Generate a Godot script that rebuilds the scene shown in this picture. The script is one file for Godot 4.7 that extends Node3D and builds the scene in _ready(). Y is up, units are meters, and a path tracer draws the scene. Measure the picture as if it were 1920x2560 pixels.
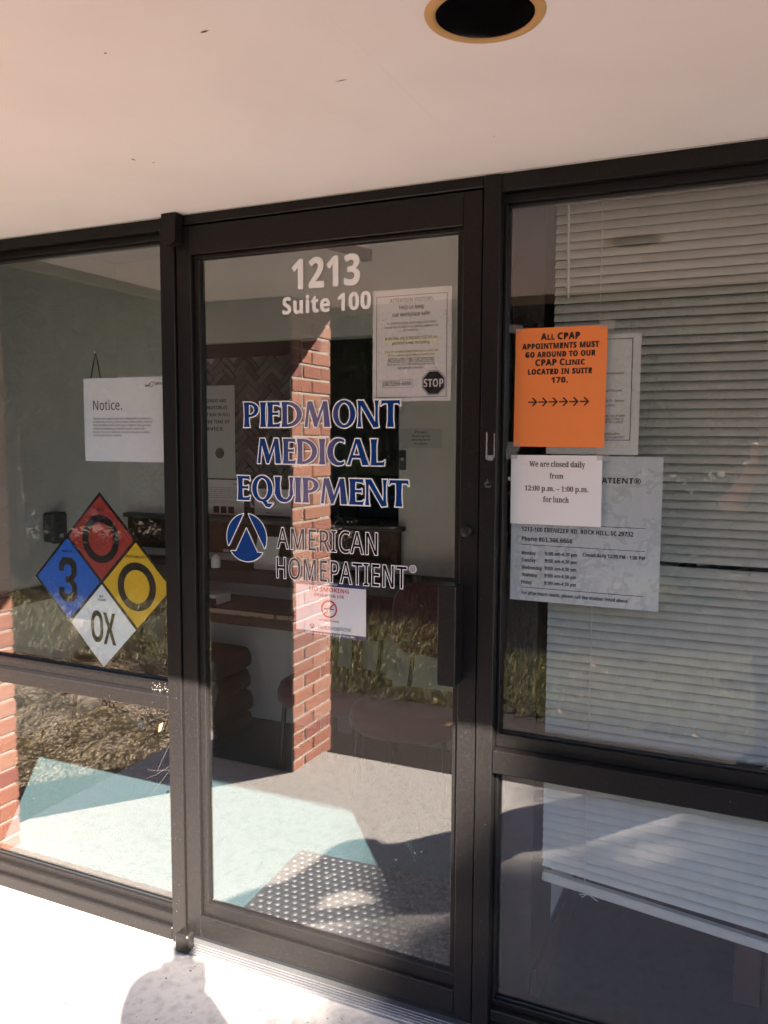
extends Node3D
# Shaded medical-supply storefront: glass door between two storefront windows under a canopy,
# waiting room behind the glass, lawn and trees behind the camera that the glass mirrors.

var rng := RandomNumberGenerator.new()
var M := {}
var names := {}
var gcache := {}
var ts: TextServer
var fonts := {}

# ------------------------------------------------------------------ helpers
func numbered(called: String) -> String:
	var n: int = names.get(called, 0)
	names[called] = n + 1
	return called if n == 0 else "%s_%03d" % [called, n]

func thing(called: String, label: String, category: String, at := Vector3.ZERO, turn := 0.0, group := "") -> Node3D:
	var o := Node3D.new()
	o.name = numbered(called)
	add_child(o)
	o.position = at
	o.rotation.y = turn
	tag(o, label, category, group)
	return o

func tag(o: Node, label: String, category: String, group := "") -> void:
	if label: o.set_meta("label", label)
	if category: o.set_meta("category", category)
	if group: o.set_meta("group", group)

func ms(st) -> ArrayMesh:
	if st is SurfaceTool:
		return st.commit()
	return st

func part(called: String, st, m: Material, parent: Node) -> MeshInstance3D:
	var o := MeshInstance3D.new()
	o.mesh = ms(st)
	o.material_override = m
	o.name = called
	parent.add_child(o, true)
	return o

func single(called: String, st, m: Material, label: String, category: String, group := "") -> MeshInstance3D:
	var o := MeshInstance3D.new()
	o.mesh = ms(st)
	o.material_override = m
	o.name = numbered(called)
	add_child(o)
	tag(o, label, category, group)
	return o

func struct(called: String, st, m: Material) -> MeshInstance3D:
	var o := single(called, st, m, "", "")
	o.set_meta("kind", "structure")
	return o

func stn() -> SurfaceTool:
	var s := SurfaceTool.new()
	s.begin(Mesh.PRIMITIVE_TRIANGLES)
	return s

# a triangle whose front looks away from c
func tri(s: SurfaceTool, a: Vector3, b: Vector3, c: Vector3, inside: Vector3) -> void:
	var n := (b - a).cross(c - a)
	if n.length_squared() < 1e-18:
		return
	n = n.normalized()
	if n.dot((a + b + c) / 3.0 - inside) < 0.0:
		var t := b
		b = c
		c = t
		n = -n
	s.set_normal(n); s.add_vertex(a)
	s.set_normal(n); s.add_vertex(c)
	s.set_normal(n); s.add_vertex(b)

func quad(s: SurfaceTool, a: Vector3, b: Vector3, c: Vector3, d: Vector3, inside: Vector3) -> void:
	tri(s, a, b, c, inside)
	tri(s, a, c, d, inside)

# box with chamfered edges
func cbox(s: SurfaceTool, lo: Vector3, hi: Vector3, bev := 0.0015, xf := Transform3D.IDENTITY) -> SurfaceTool:
	var c := (lo + hi) * 0.5
	var h := (hi - lo) * 0.5
	bev = minf(bev, 0.45 * minf(h.x, minf(h.y, h.z)))
	var ctr := xf * c
	var p := func(sg: Vector3, ax: int) -> Vector3:
		var v := h - Vector3(bev, bev, bev)
		v[ax] = h[ax]
		return xf * (c + v * sg)
	for ax in 3:
		var u := (ax + 1) % 3
		var w := (ax + 2) % 3
		for sa in [-1.0, 1.0]:
			var q := []
			for k in [[-1, -1], [1, -1], [1, 1], [-1, 1]]:
				var g := Vector3.ZERO
				g[ax] = sa; g[u] = k[0]; g[w] = k[1]
				q.append(p.call(g, ax))
			quad(s, q[0], q[1], q[2], q[3], ctr)
			if bev > 0.0:
				for su in [-1.0, 1.0]:
					var g1 := Vector3.ZERO
					g1[ax] = sa; g1[u] = su; g1[w] = -1.0
					var g2 := g1
					g2[w] = 1.0
					quad(s, p.call(g1, ax), p.call(g2, ax), p.call(g2, u), p.call(g1, u), ctr)
	if bev > 0.0:
		for sx in [-1.0, 1.0]:
			for sy in [-1.0, 1.0]:
				for sz in [-1.0, 1.0]:
					var g := Vector3(sx, sy, sz)
					tri(s, p.call(g, 0), p.call(g, 1), p.call(g, 2), ctr)
	return s

func box(lo: Vector3, hi: Vector3, bev := 0.0015) -> SurfaceTool:
	return cbox(stn(), lo, hi, bev)

func tube(s: SurfaceTool, pts: Array, radii, sides := 8) -> SurfaceTool:
	var rings := []
	var side := Vector3.ZERO
	for i in pts.size():
		var d: Vector3 = (pts[mini(i + 1, pts.size() - 1)] - pts[maxi(i - 1, 0)]).normalized()
		if side == Vector3.ZERO:
			side = d.cross(Vector3.UP if absf(d.y) < 0.9 else Vector3.RIGHT).normalized()
		side = (side - d * side.dot(d)).normalized()
		var up := side.cross(d)
		var r: float = radii[i] if radii is Array else radii
		var ring := []
		for k in sides:
			var a := TAU * k / sides
			ring.append(pts[i] + (side * cos(a) + up * sin(a)) * r)
		rings.append(ring)
	for i in pts.size() - 1:
		var mid: Vector3 = (pts[i] + pts[i + 1]) * 0.5
		for k in sides:
			var k2 := (k + 1) % sides
			quad(s, rings[i][k], rings[i][k2], rings[i + 1][k2], rings[i + 1][k], mid)
	for e in [0, pts.size() - 1]:
		var inn: Vector3 = pts[1] if e == 0 else pts[pts.size() - 2]
		for k in sides:
			tri(s, pts[e], rings[e][k], rings[e][(k + 1) % sides], inn)
	return s

# profile of (radius, y) turned round the y axis at c; smooth normals
func lathe(prof: Array, c := Vector3.ZERO, sides := 32, sx := 1.0, sz := 1.0) -> SurfaceTool:
	var s := stn()
	s.set_smooth_group(0)
	for i in prof.size() - 1:
		for k in sides:
			var a := TAU * k / sides
			var b := TAU * (k + 1) / sides
			var p := func(j: int, t: float) -> Vector3: return c + Vector3(cos(t) * prof[j].x * sx, prof[j].y, sin(t) * prof[j].x * sz)
			var v := [p.call(i, a), p.call(i, b), p.call(i + 1, b), p.call(i + 1, a)]
			for q in [[0, 1, 2], [0, 2, 3]]:
				if v[q[0]].distance_to(v[q[1]]) > 1e-7 and v[q[1]].distance_to(v[q[2]]) > 1e-7 and v[q[0]].distance_to(v[q[2]]) > 1e-7:
					for z in q:
						s.add_vertex(v[z])
	s.index()
	s.generate_normals()
	return s

# flat sheet of 2-D polygon triangles standing in a plane z = const, looking at +z
func flat(tris: PackedVector2Array, z: float) -> ArrayMesh:
	var s := stn()
	for i in range(0, tris.size(), 3):
		var a := Vector3(tris[i].x, tris[i].y, z)
		var b := Vector3(tris[i + 1].x, tris[i + 1].y, z)
		var c := Vector3(tris[i + 2].x, tris[i + 2].y, z)
		tri(s, a, b, c, a - Vector3(0, 0, 1))
	return s.commit()

func triangulated(poly: PackedVector2Array) -> PackedVector2Array:
	var out := PackedVector2Array()
	for i in Geometry2D.triangulate_polygon(poly):
		out.append(poly[i])
	return out

func area2(p: PackedVector2Array) -> float:
	var a := 0.0
	for i in p.size():
		a += p[i].cross(p[(i + 1) % p.size()])
	return a * 0.5

# triangles of outlines minus holes
func filled(outers: Array, holes: Array) -> PackedVector2Array:
	var out := PackedVector2Array()
	for o in outers:
		var pieces := [o]
		var mine := []
		for h in holes:
			if Geometry2D.is_point_in_polygon(h[0], o):
				mine.append(h)
		for h in mine:
			var lo := 1e9
			var hi := -1e9
			for q in h:
				lo = minf(lo, q.x)
				hi = maxf(hi, q.x)
			var cx := (lo + hi) * 0.5 + 1.7e-5
			var L := PackedVector2Array([Vector2(-50, -50), Vector2(cx, -50), Vector2(cx, 50), Vector2(-50, 50)])
			var R := PackedVector2Array([Vector2(cx, -50), Vector2(50, -50), Vector2(50, 50), Vector2(cx, 50)])
			var next := []
			for pc in pieces:
				next.append_array(Geometry2D.intersect_polygons(pc, L))
				next.append_array(Geometry2D.intersect_polygons(pc, R))
			pieces = next
		for h in mine:
			var next := []
			for pc in pieces:
				next.append_array(Geometry2D.clip_polygons(pc, h))
			pieces = next
		for pc in pieces:
			out.append_array(triangulated(pc))
	return out

# ------------------------------------------------------------------ lettering
func glyph(font: String, ch: String) -> Dictionary:
	var key := font + ch
	if gcache.has(key):
		return gcache[key]
	var rid: RID = fonts[font]
	var gi := ts.font_get_glyph_index(rid, 128, ch.unicode_at(0), 0)
	var d := ts.font_get_glyph_contours(rid, 128, gi)
	var polys := []
	var from := 0
	for e in d.get("contours", []):
		var p := PackedVector2Array()
		for i in range(from, int(e) + 1):
			var v: Vector3 = d.points[i]
			var q := Vector2(v.x, -v.y) / 91.4
			if p.is_empty() or p[p.size() - 1].distance_to(q) > 0.004:
				p.append(q)
		from = int(e) + 1
		if p.size() > 2:
			polys.append(p)
	var g := {"adv": ts.font_get_glyph_advance(rid, 128, gi).x / 91.4, "outers": [], "holes": []}
	for p in polys:
		var inside := 0
		for q in polys:
			if q != p and Geometry2D.is_point_in_polygon(p[0], q):
				inside += 1
		if area2(p) < 0:
			p.reverse()
		(g.holes if inside % 2 else g.outers).append(p)
	g.tris = filled(g.outers, g.holes)
	gcache[key] = g
	return g

# shapes of a line fitted between xl and xr on the baseline yb, capitals cap high. small: lower case becomes small capitals
func line_shapes(text: String, font: String, xl: float, xr: float, yb: float, cap: float, small := false, gap := 0.0) -> Dictionary:
	var pen := 0.0
	var items := []
	var lo := 1e9
	var hi := -1e9
	for ch in text:
		var k := 1.0
		var c2: String = ch
		if small and ch != ch.to_upper():
			k = 0.8
			c2 = ch.to_upper()
		var g := glyph(font, c2)
		items.append([g, pen, k])
		for p in g.outers:
			for q in p:
				lo = minf(lo, pen + q.x * k)
				hi = maxf(hi, pen + q.x * k)
		pen += g.adv * k + gap
	var fx := (xr - xl) / maxf(hi - lo, 1e-6)
	return {"items": items, "lo": lo, "fx": fx, "xl": xl, "yb": yb, "cap": cap}

func put_line(text: String, font: String, xl: float, xr: float, yb: float, cap: float, z: float, m: Material, parent: Node, called := "lettering", small := false, grow := 0.0) -> void:
	var L := line_shapes(text, font, xl, xr, yb, cap, small)
	var t := PackedVector2Array()
	for it in L.items:
		for q in it[0].tris:
			t.append(Vector2(L.xl + (it[1] + q.x * it[2] - L.lo) * L.fx, L.yb + q.y * it[2] * L.cap))
	if grow > 0.0:
		t = PackedVector2Array()
		for g in fitted(L):
			var eo := []
			var eh := []
			for p in g.outers:
				eo.append_array(Geometry2D.offset_polygon(p, grow * cap))
			for p in g.holes:
				eh.append_array(Geometry2D.offset_polygon(p, -grow * cap))
			t.append_array(filled(eo, eh))
	if t.size():
		part(called, flat(t, z), m, parent)

# outlined letters, one part per letter: white edge a little behind the coloured face
func outlined(shapes: Array, z: float, edge: float, face: Material, rim: Material, parent: Node) -> void:
	for g in shapes:
		var eo := []
		var eh := []
		for o in g.outers:
			eo.append_array(Geometry2D.offset_polygon(o, edge, Geometry2D.JOIN_MITER))
		for h in g.holes:
			eh.append_array(Geometry2D.offset_polygon(h, -edge, Geometry2D.JOIN_MITER))
		var l := part("letter", flat(filled(g.outers, g.holes), z + 0.0006), face, parent)
		part("letter_edge", flat(filled(eo, eh), z), rim, l)

func fitted(L: Dictionary) -> Array:
	var out := []
	for it in L.items:
		var g := {"outers": [], "holes": []}
		for k in ["outers", "holes"]:
			for p in it[0][k]:
				var r := PackedVector2Array()
				for q in p:
					r.append(Vector2(L.xl + (it[1] + q.x * it[2] - L.lo) * L.fx, L.yb + q.y * it[2] * L.cap))
				g[k].append(r)
		if g.outers.size():
			out.append(g)
	return out

func P2(a: Array) -> PackedVector2Array:
	var p := PackedVector2Array()
	for i in range(0, a.size(), 2):
		p.append(Vector2(a[i], a[i + 1]))
	if area2(p) < 0:
		p.reverse()
	return p

func ell(cx: float, cy: float, rx: float, ry: float, a0 := 0.0, a1 := TAU, n := 40) -> PackedVector2Array:
	var p := PackedVector2Array()
	var full := absf(a1 - a0) > TAU - 0.01
	for i in (n if full else n + 1):
		var a := lerpf(a0, a1, float(i) / n)
		p.append(Vector2(cx + cos(a) * rx, cy + sin(a) * ry))
	return p

func bar(x: float, w: float, y0 := 0.0, y1 := 1.0, fl := 0.03) -> PackedVector2Array:
	return P2([x - fl, y0, x + w + fl, y0, x + w + 0.004, y0 + 0.2, x + w - 0.004, 0.5 * (y0 + y1), x + w + 0.004, y1 - 0.2, x + w + fl, y1, x - fl, y1, x - 0.004, y1 - 0.2, x + 0.004, 0.5 * (y0 + y1), x - 0.004, y0 + 0.2])

func joined(list: Array) -> Dictionary:
	var cur := [list[0]]
	for i in range(1, list.size()):
		var add: PackedVector2Array = list[i]
		var rest := []
		for c in cur:
			if Geometry2D.is_polygon_clockwise(c):
				rest.append(c)
				continue
			var r := Geometry2D.merge_polygons(c, add)
			var ccw := []
			var cw := []
			for q in r:
				(cw if Geometry2D.is_polygon_clockwise(q) else ccw).append(q)
			if ccw.size() == 1:
				add = ccw[0]
				rest.append_array(cw)
			else:
				rest.append(c)
		rest.append(add)
		cur = rest
	var g := {"outers": [], "holes": []}
	for c in cur:
		if Geometry2D.is_polygon_clockwise(c):
			c.reverse()
			g.holes.append(c)
		else:
			g.outers.append(c)
	return g

# flared roman capitals for the shop name
func flared(ch: String) -> Dictionary:
	var key := "flared" + ch
	if gcache.has(key):
		return gcache[key]
	var w := 0.2
	var g := {"outers": [], "holes": []}
	var adv := 0.0
	match ch:
		"I":
			g.outers = [bar(0, w)]
			adv = 0.2
		"E":
			g = joined([bar(0, w), P2([0.1, 1, 0.5, 1, 0.52, 0.82, 0.46, 0.87, 0.1, 0.9]), P2([0.1, 0.58, 0.42, 0.58, 0.45, 0.62, 0.45, 0.44, 0.42, 0.48, 0.1, 0.48]), P2([0.1, 0, 0.5, 0, 0.53, 0.19, 0.47, 0.13, 0.1, 0.1])])
			adv = 0.5
		"L":
			g = joined([bar(0, w), P2([0.1, 0, 0.5, 0, 0.53, 0.2, 0.46, 0.13, 0.1, 0.1])])
			adv = 0.5
		"T":
			g = joined([bar(0.24, w), P2([0, 1, 0.68, 1, 0.7, 0.8, 0.62, 0.88, 0.06, 0.88, -0.02, 0.8])])
			adv = 0.68
		"P":
			var o := joined([bar(0, w), Geometry2D.intersect_polygons(ell(0.2, 0.7, 0.42, 0.3), P2([0.1, -1, 2, -1, 2, 2, 0.1, 2]))[0]])
			g.outers = o.outers
			var q := Geometry2D.intersect_polygons(ell(0.22, 0.7, 0.22, 0.2), P2([w, 0, 2, 0, 2, 2, w, 2]))
			g.holes = q
			adv = 0.6
		"D":
			var c := Geometry2D.intersect_polygons(ell(0.2, 0.5, 0.62, 0.5), P2([0.1, -1, 2, -1, 2, 2, 0.1, 2]))
			g = joined([bar(0, w), c[0]])
			g.holes = Geometry2D.intersect_polygons(ell(0.2, 0.5, 0.41, 0.39), P2([w, -1, 2, -1, 2, 2, w, 2]))
			adv = 0.82
		"O", "Q":
			g.outers = [ell(0.44, 0.5, 0.44, 0.53, 0, TAU, 48)]
			g.holes = [ell(0.44, 0.5, 0.24, 0.43, 0, TAU, 48)]
			if ch == "Q":
				var o := joined([g.outers[0], P2([0.36, 0.08, 0.5, 0.1, 0.68, -0.1, 0.9, -0.1, 0.74, -0.26, 0.58, -0.22, 0.44, -0.02])])
				g.outers = o.outers
			adv = 0.88
		"C":
			var r := Geometry2D.clip_polygons(ell(0.46, 0.5, 0.46, 0.53, 0, TAU, 48), ell(0.52, 0.5, 0.3, 0.42, 0, TAU, 48))
			var ring: PackedVector2Array
			var half := Geometry2D.intersect_polygons(ell(0.46, 0.5, 0.46, 0.53, 0, TAU, 48), P2([-1, -1, 0.7, -1, 0.7, 2, -1, 2]))
			ring = Geometry2D.clip_polygons(half[0], PackedVector2Array(Geometry2D.merge_polygons(ell(0.54, 0.5, 0.3, 0.41, 0, TAU, 48), P2([0.55, 0.2, 1, 0.14, 1, 0.86, 0.55, 0.8]))[0]))[0]
			g.outers = [ring]
			adv = 0.7
		"U":
			var u := Geometry2D.intersect_polygons(ell(0.37, 0.36, 0.37, 0.38), P2([-1, -1, 2, -1, 2, 0.37, -1, 0.37]))
			var i := ell(0.42, 0.38, 0.2, 0.28)
			var b := Geometry2D.clip_polygons(u[0], i)[0]
			g = joined([b, bar(0, w, 0.3, 1.0), bar(0.62, 0.11, 0.3, 1.0)])
			adv = 0.74
		"M":
			g = joined([P2([0.0, 0, 0.12, 0, 0.22, 1, 0.12, 1]), P2([0.12, 1, 0.32, 1, 0.56, 0.22, 0.46, 0.0, 0.4, 0.0]), P2([0.4, 0, 0.5, 0, 0.86, 1, 0.76, 1]), P2([0.74, 1, 0.92, 1, 1.04, 0, 0.8, 0])])
			adv = 1.04
		"N":
			g = joined([bar(0, 0.1), P2([0, 1, 0.2, 1, 0.76, 0, 0.6, -0.03]), bar(0.66, 0.1)])
			adv = 0.78
		"A":
			g = joined([P2([0, 0, 0.12, 0, 0.44, 1, 0.34, 1]), P2([0.34, 1, 0.52, 1, 0.88, 0, 0.62, 0]), P2([0.16, 0.38, 0.7, 0.38, 0.74, 0.27, 0.12, 0.27])])
			adv = 0.86
	g.adv = adv
	gcache[key] = g
	return g

func flared_line(text: String, xl: float, xr: float, yb: float, cap: float) -> Array:
	var pen := 0.0
	var items := []
	var lo := 1e9
	var hi := -1e9
	for ch in text:
		var g := flared(ch)
		items.append([g, pen, 1.0])
		for p in g.outers:
			for q in p:
				lo = minf(lo, pen + q.x)
				hi = maxf(hi, pen + q.x)
		pen += g.adv + 0.115
	return fitted({"items": items, "lo": lo, "fx": (xr - xl) / (hi - lo), "xl": xl, "yb": yb, "cap": cap})

# emblem: disc split by an open A
func emblem(cx: float, cy: float, rx: float, ry: float) -> Array:
	var disc := ell(0, 0, 1, 1, 0, TAU, 72)
	var out := []
	var cuts := [P2([-0.156, 0.984, -0.906, -0.363, -3, -0.363, -3, 3, -0.16, 3]), P2([0.12, 0.984, 0.906, -0.39, 3, -0.39, 3, 3, 0.12, 3]), P2([0, 0.39, 0.54, -0.6, 0.79, -0.6, 2, -2, -2, -2, -0.79, -0.6, -0.54, -0.6])]
	for c in cuts:
		for q in Geometry2D.intersect_polygons(disc, c):
			var r := PackedVector2Array()
			for v in q:
				r.append(Vector2(cx + v.x * rx, cy + v.y * ry))
			out.append({"outers": [r], "holes": []})
	return out

func rect_tris(x0: float, y0: float, x1: float, y1: float) -> PackedVector2Array:
	return triangulated(P2([x0, y0, x1, y0, x1, y1, x0, y1]))

func frame_tris(x0: float, y0: float, x1: float, y1: float, w: float) -> PackedVector2Array:
	return filled([P2([x0, y0, x1, y0, x1, y1, x0, y1])], [P2([x0 + w, y0 + w, x1 - w, y0 + w, x1 - w, y1 - w, x0 + w, y1 - w])])

# sheet of paper in a plane, slightly bowed
func sheet(x0: float, y0: float, x1: float, y1: float, z: float, bow := 0.0008, thick := 0.0003, skew := 0.0) -> ArrayMesh:
	var s := stn()
	var n := 8
	for i in n:
		for j in n:
			var q := []
			for k in [[0, 0], [1, 0], [1, 1], [0, 1]]:
				var u := float(i + k[0]) / n
				var v := float(j + k[1]) / n
				q.append(Vector3(lerpf(x0, x1, u) + skew * (v - 0.5), lerpf(y0, y1, v) + skew * (0.5 - u), z - bow * (pow(2 * u - 1, 4) + 0.6 * pow(2 * v - 1, 4)) * 0.5))
			quad(s, q[0], q[1], q[2], q[3], q[0] - Vector3(0, 0, 1))
			for k in 4:
				q[k].z -= thick
			quad(s, q[0], q[1], q[2], q[3], q[0] + Vector3(0, 0, 1))
	return s.commit()

# small paint flecks on a plane z = const
func flecks(rects: Array, n: int, z: float, sd: int, lo := 0.0006, hi := 0.0022) -> ArrayMesh:
	var r := RandomNumberGenerator.new()
	r.seed = sd
	var s := stn()
	for i in n:
		var q: Array = rects[r.randi() % rects.size()]
		var c := Vector3(r.randf_range(q[0], q[2]), lerpf(q[1], q[3], pow(r.randf(), 1.5)), z)
		var a := r.randf_range(lo, hi) * (1.0 if r.randf() > 0.06 else 1.8)
		var t := r.randf() * TAU
		var e := Vector3(cos(t), sin(t), 0) * a
		var f := Vector3(-sin(t), cos(t), 0) * a * r.randf_range(0.35, 0.9)
		quad(s, c - e, c - f * 0.8, c + e * 0.9, c + f, c - Vector3(0, 0, 1))
	return s.commit()

# ------------------------------------------------------------------ materials
func lin(r: float, g: float, b: float) -> Color:
	return Color(r, g, b).linear_to_srgb()

func ntex(freq: float, stops: Array, sd: int, size := 512, oct := 5, kind := FastNoiseLite.TYPE_SIMPLEX_SMOOTH) -> NoiseTexture2D:
	var n := FastNoiseLite.new()
	n.noise_type = kind
	n.seed = sd
	n.frequency = freq
	n.fractal_octaves = oct
	var t := NoiseTexture2D.new()
	t.width = size
	t.height = size
	t.seamless = true
	t.noise = n
	if stops.size():
		var g := Gradient.new()
		g.offsets = PackedFloat32Array(stops.map(func(x): return x[0]))
		g.colors = PackedColorArray(stops.map(func(x): return x[1]))
		t.color_ramp = g
	return t

func mat(c: Color, rough := 0.6, metal := 0.0, spec := 0.5) -> StandardMaterial3D:
	var m := StandardMaterial3D.new()
	m.albedo_color = c
	m.roughness = rough
	m.metallic = metal
	m.metallic_specular = spec
	return m

func tmat(tex: Texture2D, tiles: float, rough := 0.7, metal := 0.0, bump: Texture2D = null, depth := 0.1, world := true) -> StandardMaterial3D:
	var m := mat(Color.WHITE, rough, metal)
	m.albedo_texture = tex
	m.uv1_triplanar = true
	m.uv1_world_triplanar = world
	m.uv1_scale = Vector3.ONE * tiles
	if bump:
		m.heightmap_enabled = true
		m.heightmap_texture = bump
		m.heightmap_scale = depth
	return m

func materials() -> void:
	var W := Color(1, 1, 1)
	var fine := ntex(0.09, [], 3, 512, 4)
	var coarse := ntex(0.015, [], 4, 512, 5)
	# dark bronze aluminium with dust and rubbed patches
	M.bronze = tmat(ntex(0.05, [[0.0, lin(.0105, .0092, .0090)], [0.45, lin(.012, .0106, .0104)], [0.7, lin(.0145, .0129, .0127)], [0.88, lin(.020, .018, .0176)], [1.0, lin(.04, .037, .036)]], 11, 512, 6), 3.1, 0.4, 0.1)
	M.bronze.metallic_specular = 0.36
	M.bronze_dark = mat(lin(.012, .011, .011), 0.45)
	M.gasket = mat(lin(.012, .013, .015), 0.5)
	M.alu = tmat(ntex(0.05, [[0.0, lin(.25, .25, .26)], [0.6, lin(.36, .36, .37)], [1.0, lin(.2, .19, .18)]], 13), 3.0, 0.42, 0.75)
	M.glass = mat(Color(lin(.012, .02, .018), 0.006), 0.0)
	M.glass.transparency = BaseMaterial3D.TRANSPARENCY_ALPHA
	M.soffit = tmat(ntex(0.006, [[0.0, lin(.80, .75, .725)], [0.5, lin(.835, .785, .76)], [1.0, lin(.855, .805, .78)]], 14, 512, 4), 0.6, 0.85, 0.0, fine, 0.03)
	M.fascia = tmat(ntex(0.02, [[0.0, lin(.16, .12, .09)], [1.0, lin(.22, .17, .13)]], 15), 1.5, 0.7)
	M.concrete = tmat(ntex(0.018, [[0.0, lin(.29, .27, .25)], [0.4, lin(.385, .362, .34)], [0.6, lin(.42, .395, .373)], [0.8, lin(.375, .352, .333)], [1.0, lin(.27, .25, .235)]], 16, 1024, 7), 0.9, 0.85, 0.0, fine, 0.12)
	M.mortar = tmat(ntex(0.06, [[0.0, lin(.42, .38, .33)], [1.0, lin(.58, .53, .47)]], 17), 6.0, 0.95, 0.0, fine, 0.15)
	M.brick = []
	for c in [[.36, .145, .095], [.42, .19, .125], [.30, .11, .085], [.46, .235, .165]]:
		var a := lin(c[0], c[1], c[2])
		M.brick.append(tmat(ntex(0.07, [[0.0, lin(c[0] * .5, c[1] * .5, c[2] * .55)], [0.32, lin(c[0] * .85, c[1] * .85, c[2] * .85)], [0.55, a], [1.0, lin(c[0] * 1.2, c[1] * 1.25, c[2] * 1.3)]], 20 + M.brick.size(), 512, 5), 4.0, 0.9, 0.0, fine, 0.2))
	M.wall = tmat(ntex(0.02, [[0.0, lin(.70, .70, .64)], [0.5, lin(.74, .74, .68)], [1.0, lin(.77, .77, .71)]], 30, 256), 0.8, 0.8, 0.0, fine, 0.04)
	M.ceiling = mat(lin(.6, .6, .57), 0.9)
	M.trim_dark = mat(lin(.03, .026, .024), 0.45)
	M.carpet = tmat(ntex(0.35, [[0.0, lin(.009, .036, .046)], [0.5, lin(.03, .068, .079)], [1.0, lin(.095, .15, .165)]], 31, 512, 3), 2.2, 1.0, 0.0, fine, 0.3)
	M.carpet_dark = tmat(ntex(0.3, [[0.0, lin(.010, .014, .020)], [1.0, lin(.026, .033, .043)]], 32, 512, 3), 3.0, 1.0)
	M.rubber = tmat(ntex(0.1, [[0.0, lin(.018, .020, .023)], [0.6, lin(.028, .030, .034)], [1.0, lin(.06, .063, .067)]], 33), 5.0, 0.5)
	M.paper = mat(lin(.70, .69, .69), 0.75)
	M.paper_cool = tmat(ntex(0.012, [[0.0, lin(.52, .575, .59)], [0.55, lin(.545, .60, .615)], [0.60, lin(.47, .52, .53)], [0.72, lin(.465, .515, .525)], [0.76, lin(.56, .615, .63)], [1.0, lin(.58, .635, .65)]], 34, 512, 4), 2.4, 0.5)
	M.paper_old = mat(lin(.58, .6, .58), 0.7)
	M.paper_white = mat(lin(.80, .83, .85), 0.5)
	M.orange = mat(lin(.80, .22, .05), 0.7)
	M.ink = mat(lin(.012, .012, .014), 0.7)
	M.ink_grey = mat(lin(.1, .095, .095), 0.7)
	M.ink_brown = mat(lin(.035, .012, .01), 0.7)
	M.ink_blue = mat(lin(.02, .09, .2), 0.7)
	M.yellow_pen = mat(lin(.72, .71, .56), 0.7)
	M.vinyl_white = mat(lin(.86, .85, .85), 0.3)
	M.vinyl_navy = mat(lin(.006, .04, .17), 0.12)
	M.vinyl_black = mat(lin(.012, .008, .009), 0.12)
	M.red_print = mat(lin(.5, .03, .035), 0.5)
	M.navy_print = mat(lin(.015, .025, .13), 0.5)
	M.n_red = mat(lin(.33, .045, .035), 0.4)
	M.n_blue = mat(lin(.01, .125, .5), 0.4)
	M.n_yellow = mat(lin(.62, .42, .02), 0.4)
	M.mustard = mat(lin(.06, .05, .022), 0.7)
	M.n_white = mat(lin(.70, .78, .78), 0.4)
	M.n_black = mat(lin(.01, .01, .01), 0.4)
	M.blind = tmat(ntex(0.03, [[0.0, lin(.40, .425, .375)], [1.0, lin(.48, .505, .45)]], 35, 256), 2.0, 0.45)
	M.cord = mat(lin(.5, .5, .48), 0.8)
	M.maroon = tmat(ntex(0.2, [[0.0, lin(.045, .012, .014)], [0.5, lin(.075, .02, .022)], [1.0, lin(.11, .035, .035)]], 36, 512, 4), 4.0, 0.95)
	M.maroon.rim_enabled = true
	M.maroon.rim = 0.4
	M.cushion = mat(lin(.018, .009, .010), 0.8)
	M.black_metal = mat(lin(.012, .012, .013), 0.35, 0.2)
	M.wood = tmat(ntex(0.01, [[0.0, lin(.07, .028, .017)], [0.45, lin(.11, .046, .027)], [0.6, lin(.085, .034, .02)], [1.0, lin(.15, .065, .038)]], 37, 512, 6), 1.4, 0.4)
	M.wood_dark = tmat(ntex(0.02, [[0.0, lin(.05, .026, .015)], [1.0, lin(.10, .055, .032)]], 38, 512, 6), 1.6, 0.5)
	M.chip = tmat(ntex(0.2, [[0.0, lin(.2, .13, .09)], [1.0, lin(.5, .4, .3)]], 39, 256), 9.0, 0.95)
	M.tile_dark = []
	for k in 3:
		M.tile_dark.append(mat(lin(.10 + .02 * k, .10 + .02 * k, .098 + .018 * k), 0.22 + 0.06 * k, 0.0))
	M.came = mat(lin(.55, .55, .55), 0.12, 1.0)
	M.plastic_black = mat(lin(.02, .02, .021), 0.35)
	M.plastic_white = mat(lin(.65, .65, .63), 0.4)
	M.screen = mat(lin(.012, .04, .085), 0.15)
	M.grey_box = mat(lin(.09, .092, .088), 0.5)
	M.ring = mat(lin(.55, .33, .12), 0.5)
	M.baffle = mat(lin(.008, .008, .009), 0.25)
	M.tape = mat(Color(lin(.5, .5, .5), 0.35), 0.2)
	M.tape.transparency = BaseMaterial3D.TRANSPARENCY_ALPHA
	M.clear_tape = mat(Color(lin(.6, .6, .58), 0.12), 0.1)
	M.clear_tape.transparency = BaseMaterial3D.TRANSPARENCY_ALPHA
	M.fleck = mat(lin(.42, .41, .40), 0.8)
	M.dirt = mat(lin(.06, .05, .042), 0.9)
	M.web = mat(lin(.3, .27, .24), 0.9)
	M.leaf_dry = mat(lin(.42, .24, .1), 0.8)
	M.earth = tmat(ntex(0.03, [[0.0, lin(.035, .024, .016)], [0.5, lin(.07, .05, .034)], [1.0, lin(.12, .085, .055)]], 40, 512, 6), 0.8, 1.0, 0.0, coarse, 1.5)
	M.mulch = tmat(ntex(0.12, [[0.0, lin(.012, .008, .007)], [0.5, lin(.035, .022, .017)], [1.0, lin(.09, .055, .04)]], 41, 512, 5), 1.8, 1.0, 0.0, fine, 2.0)
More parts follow.
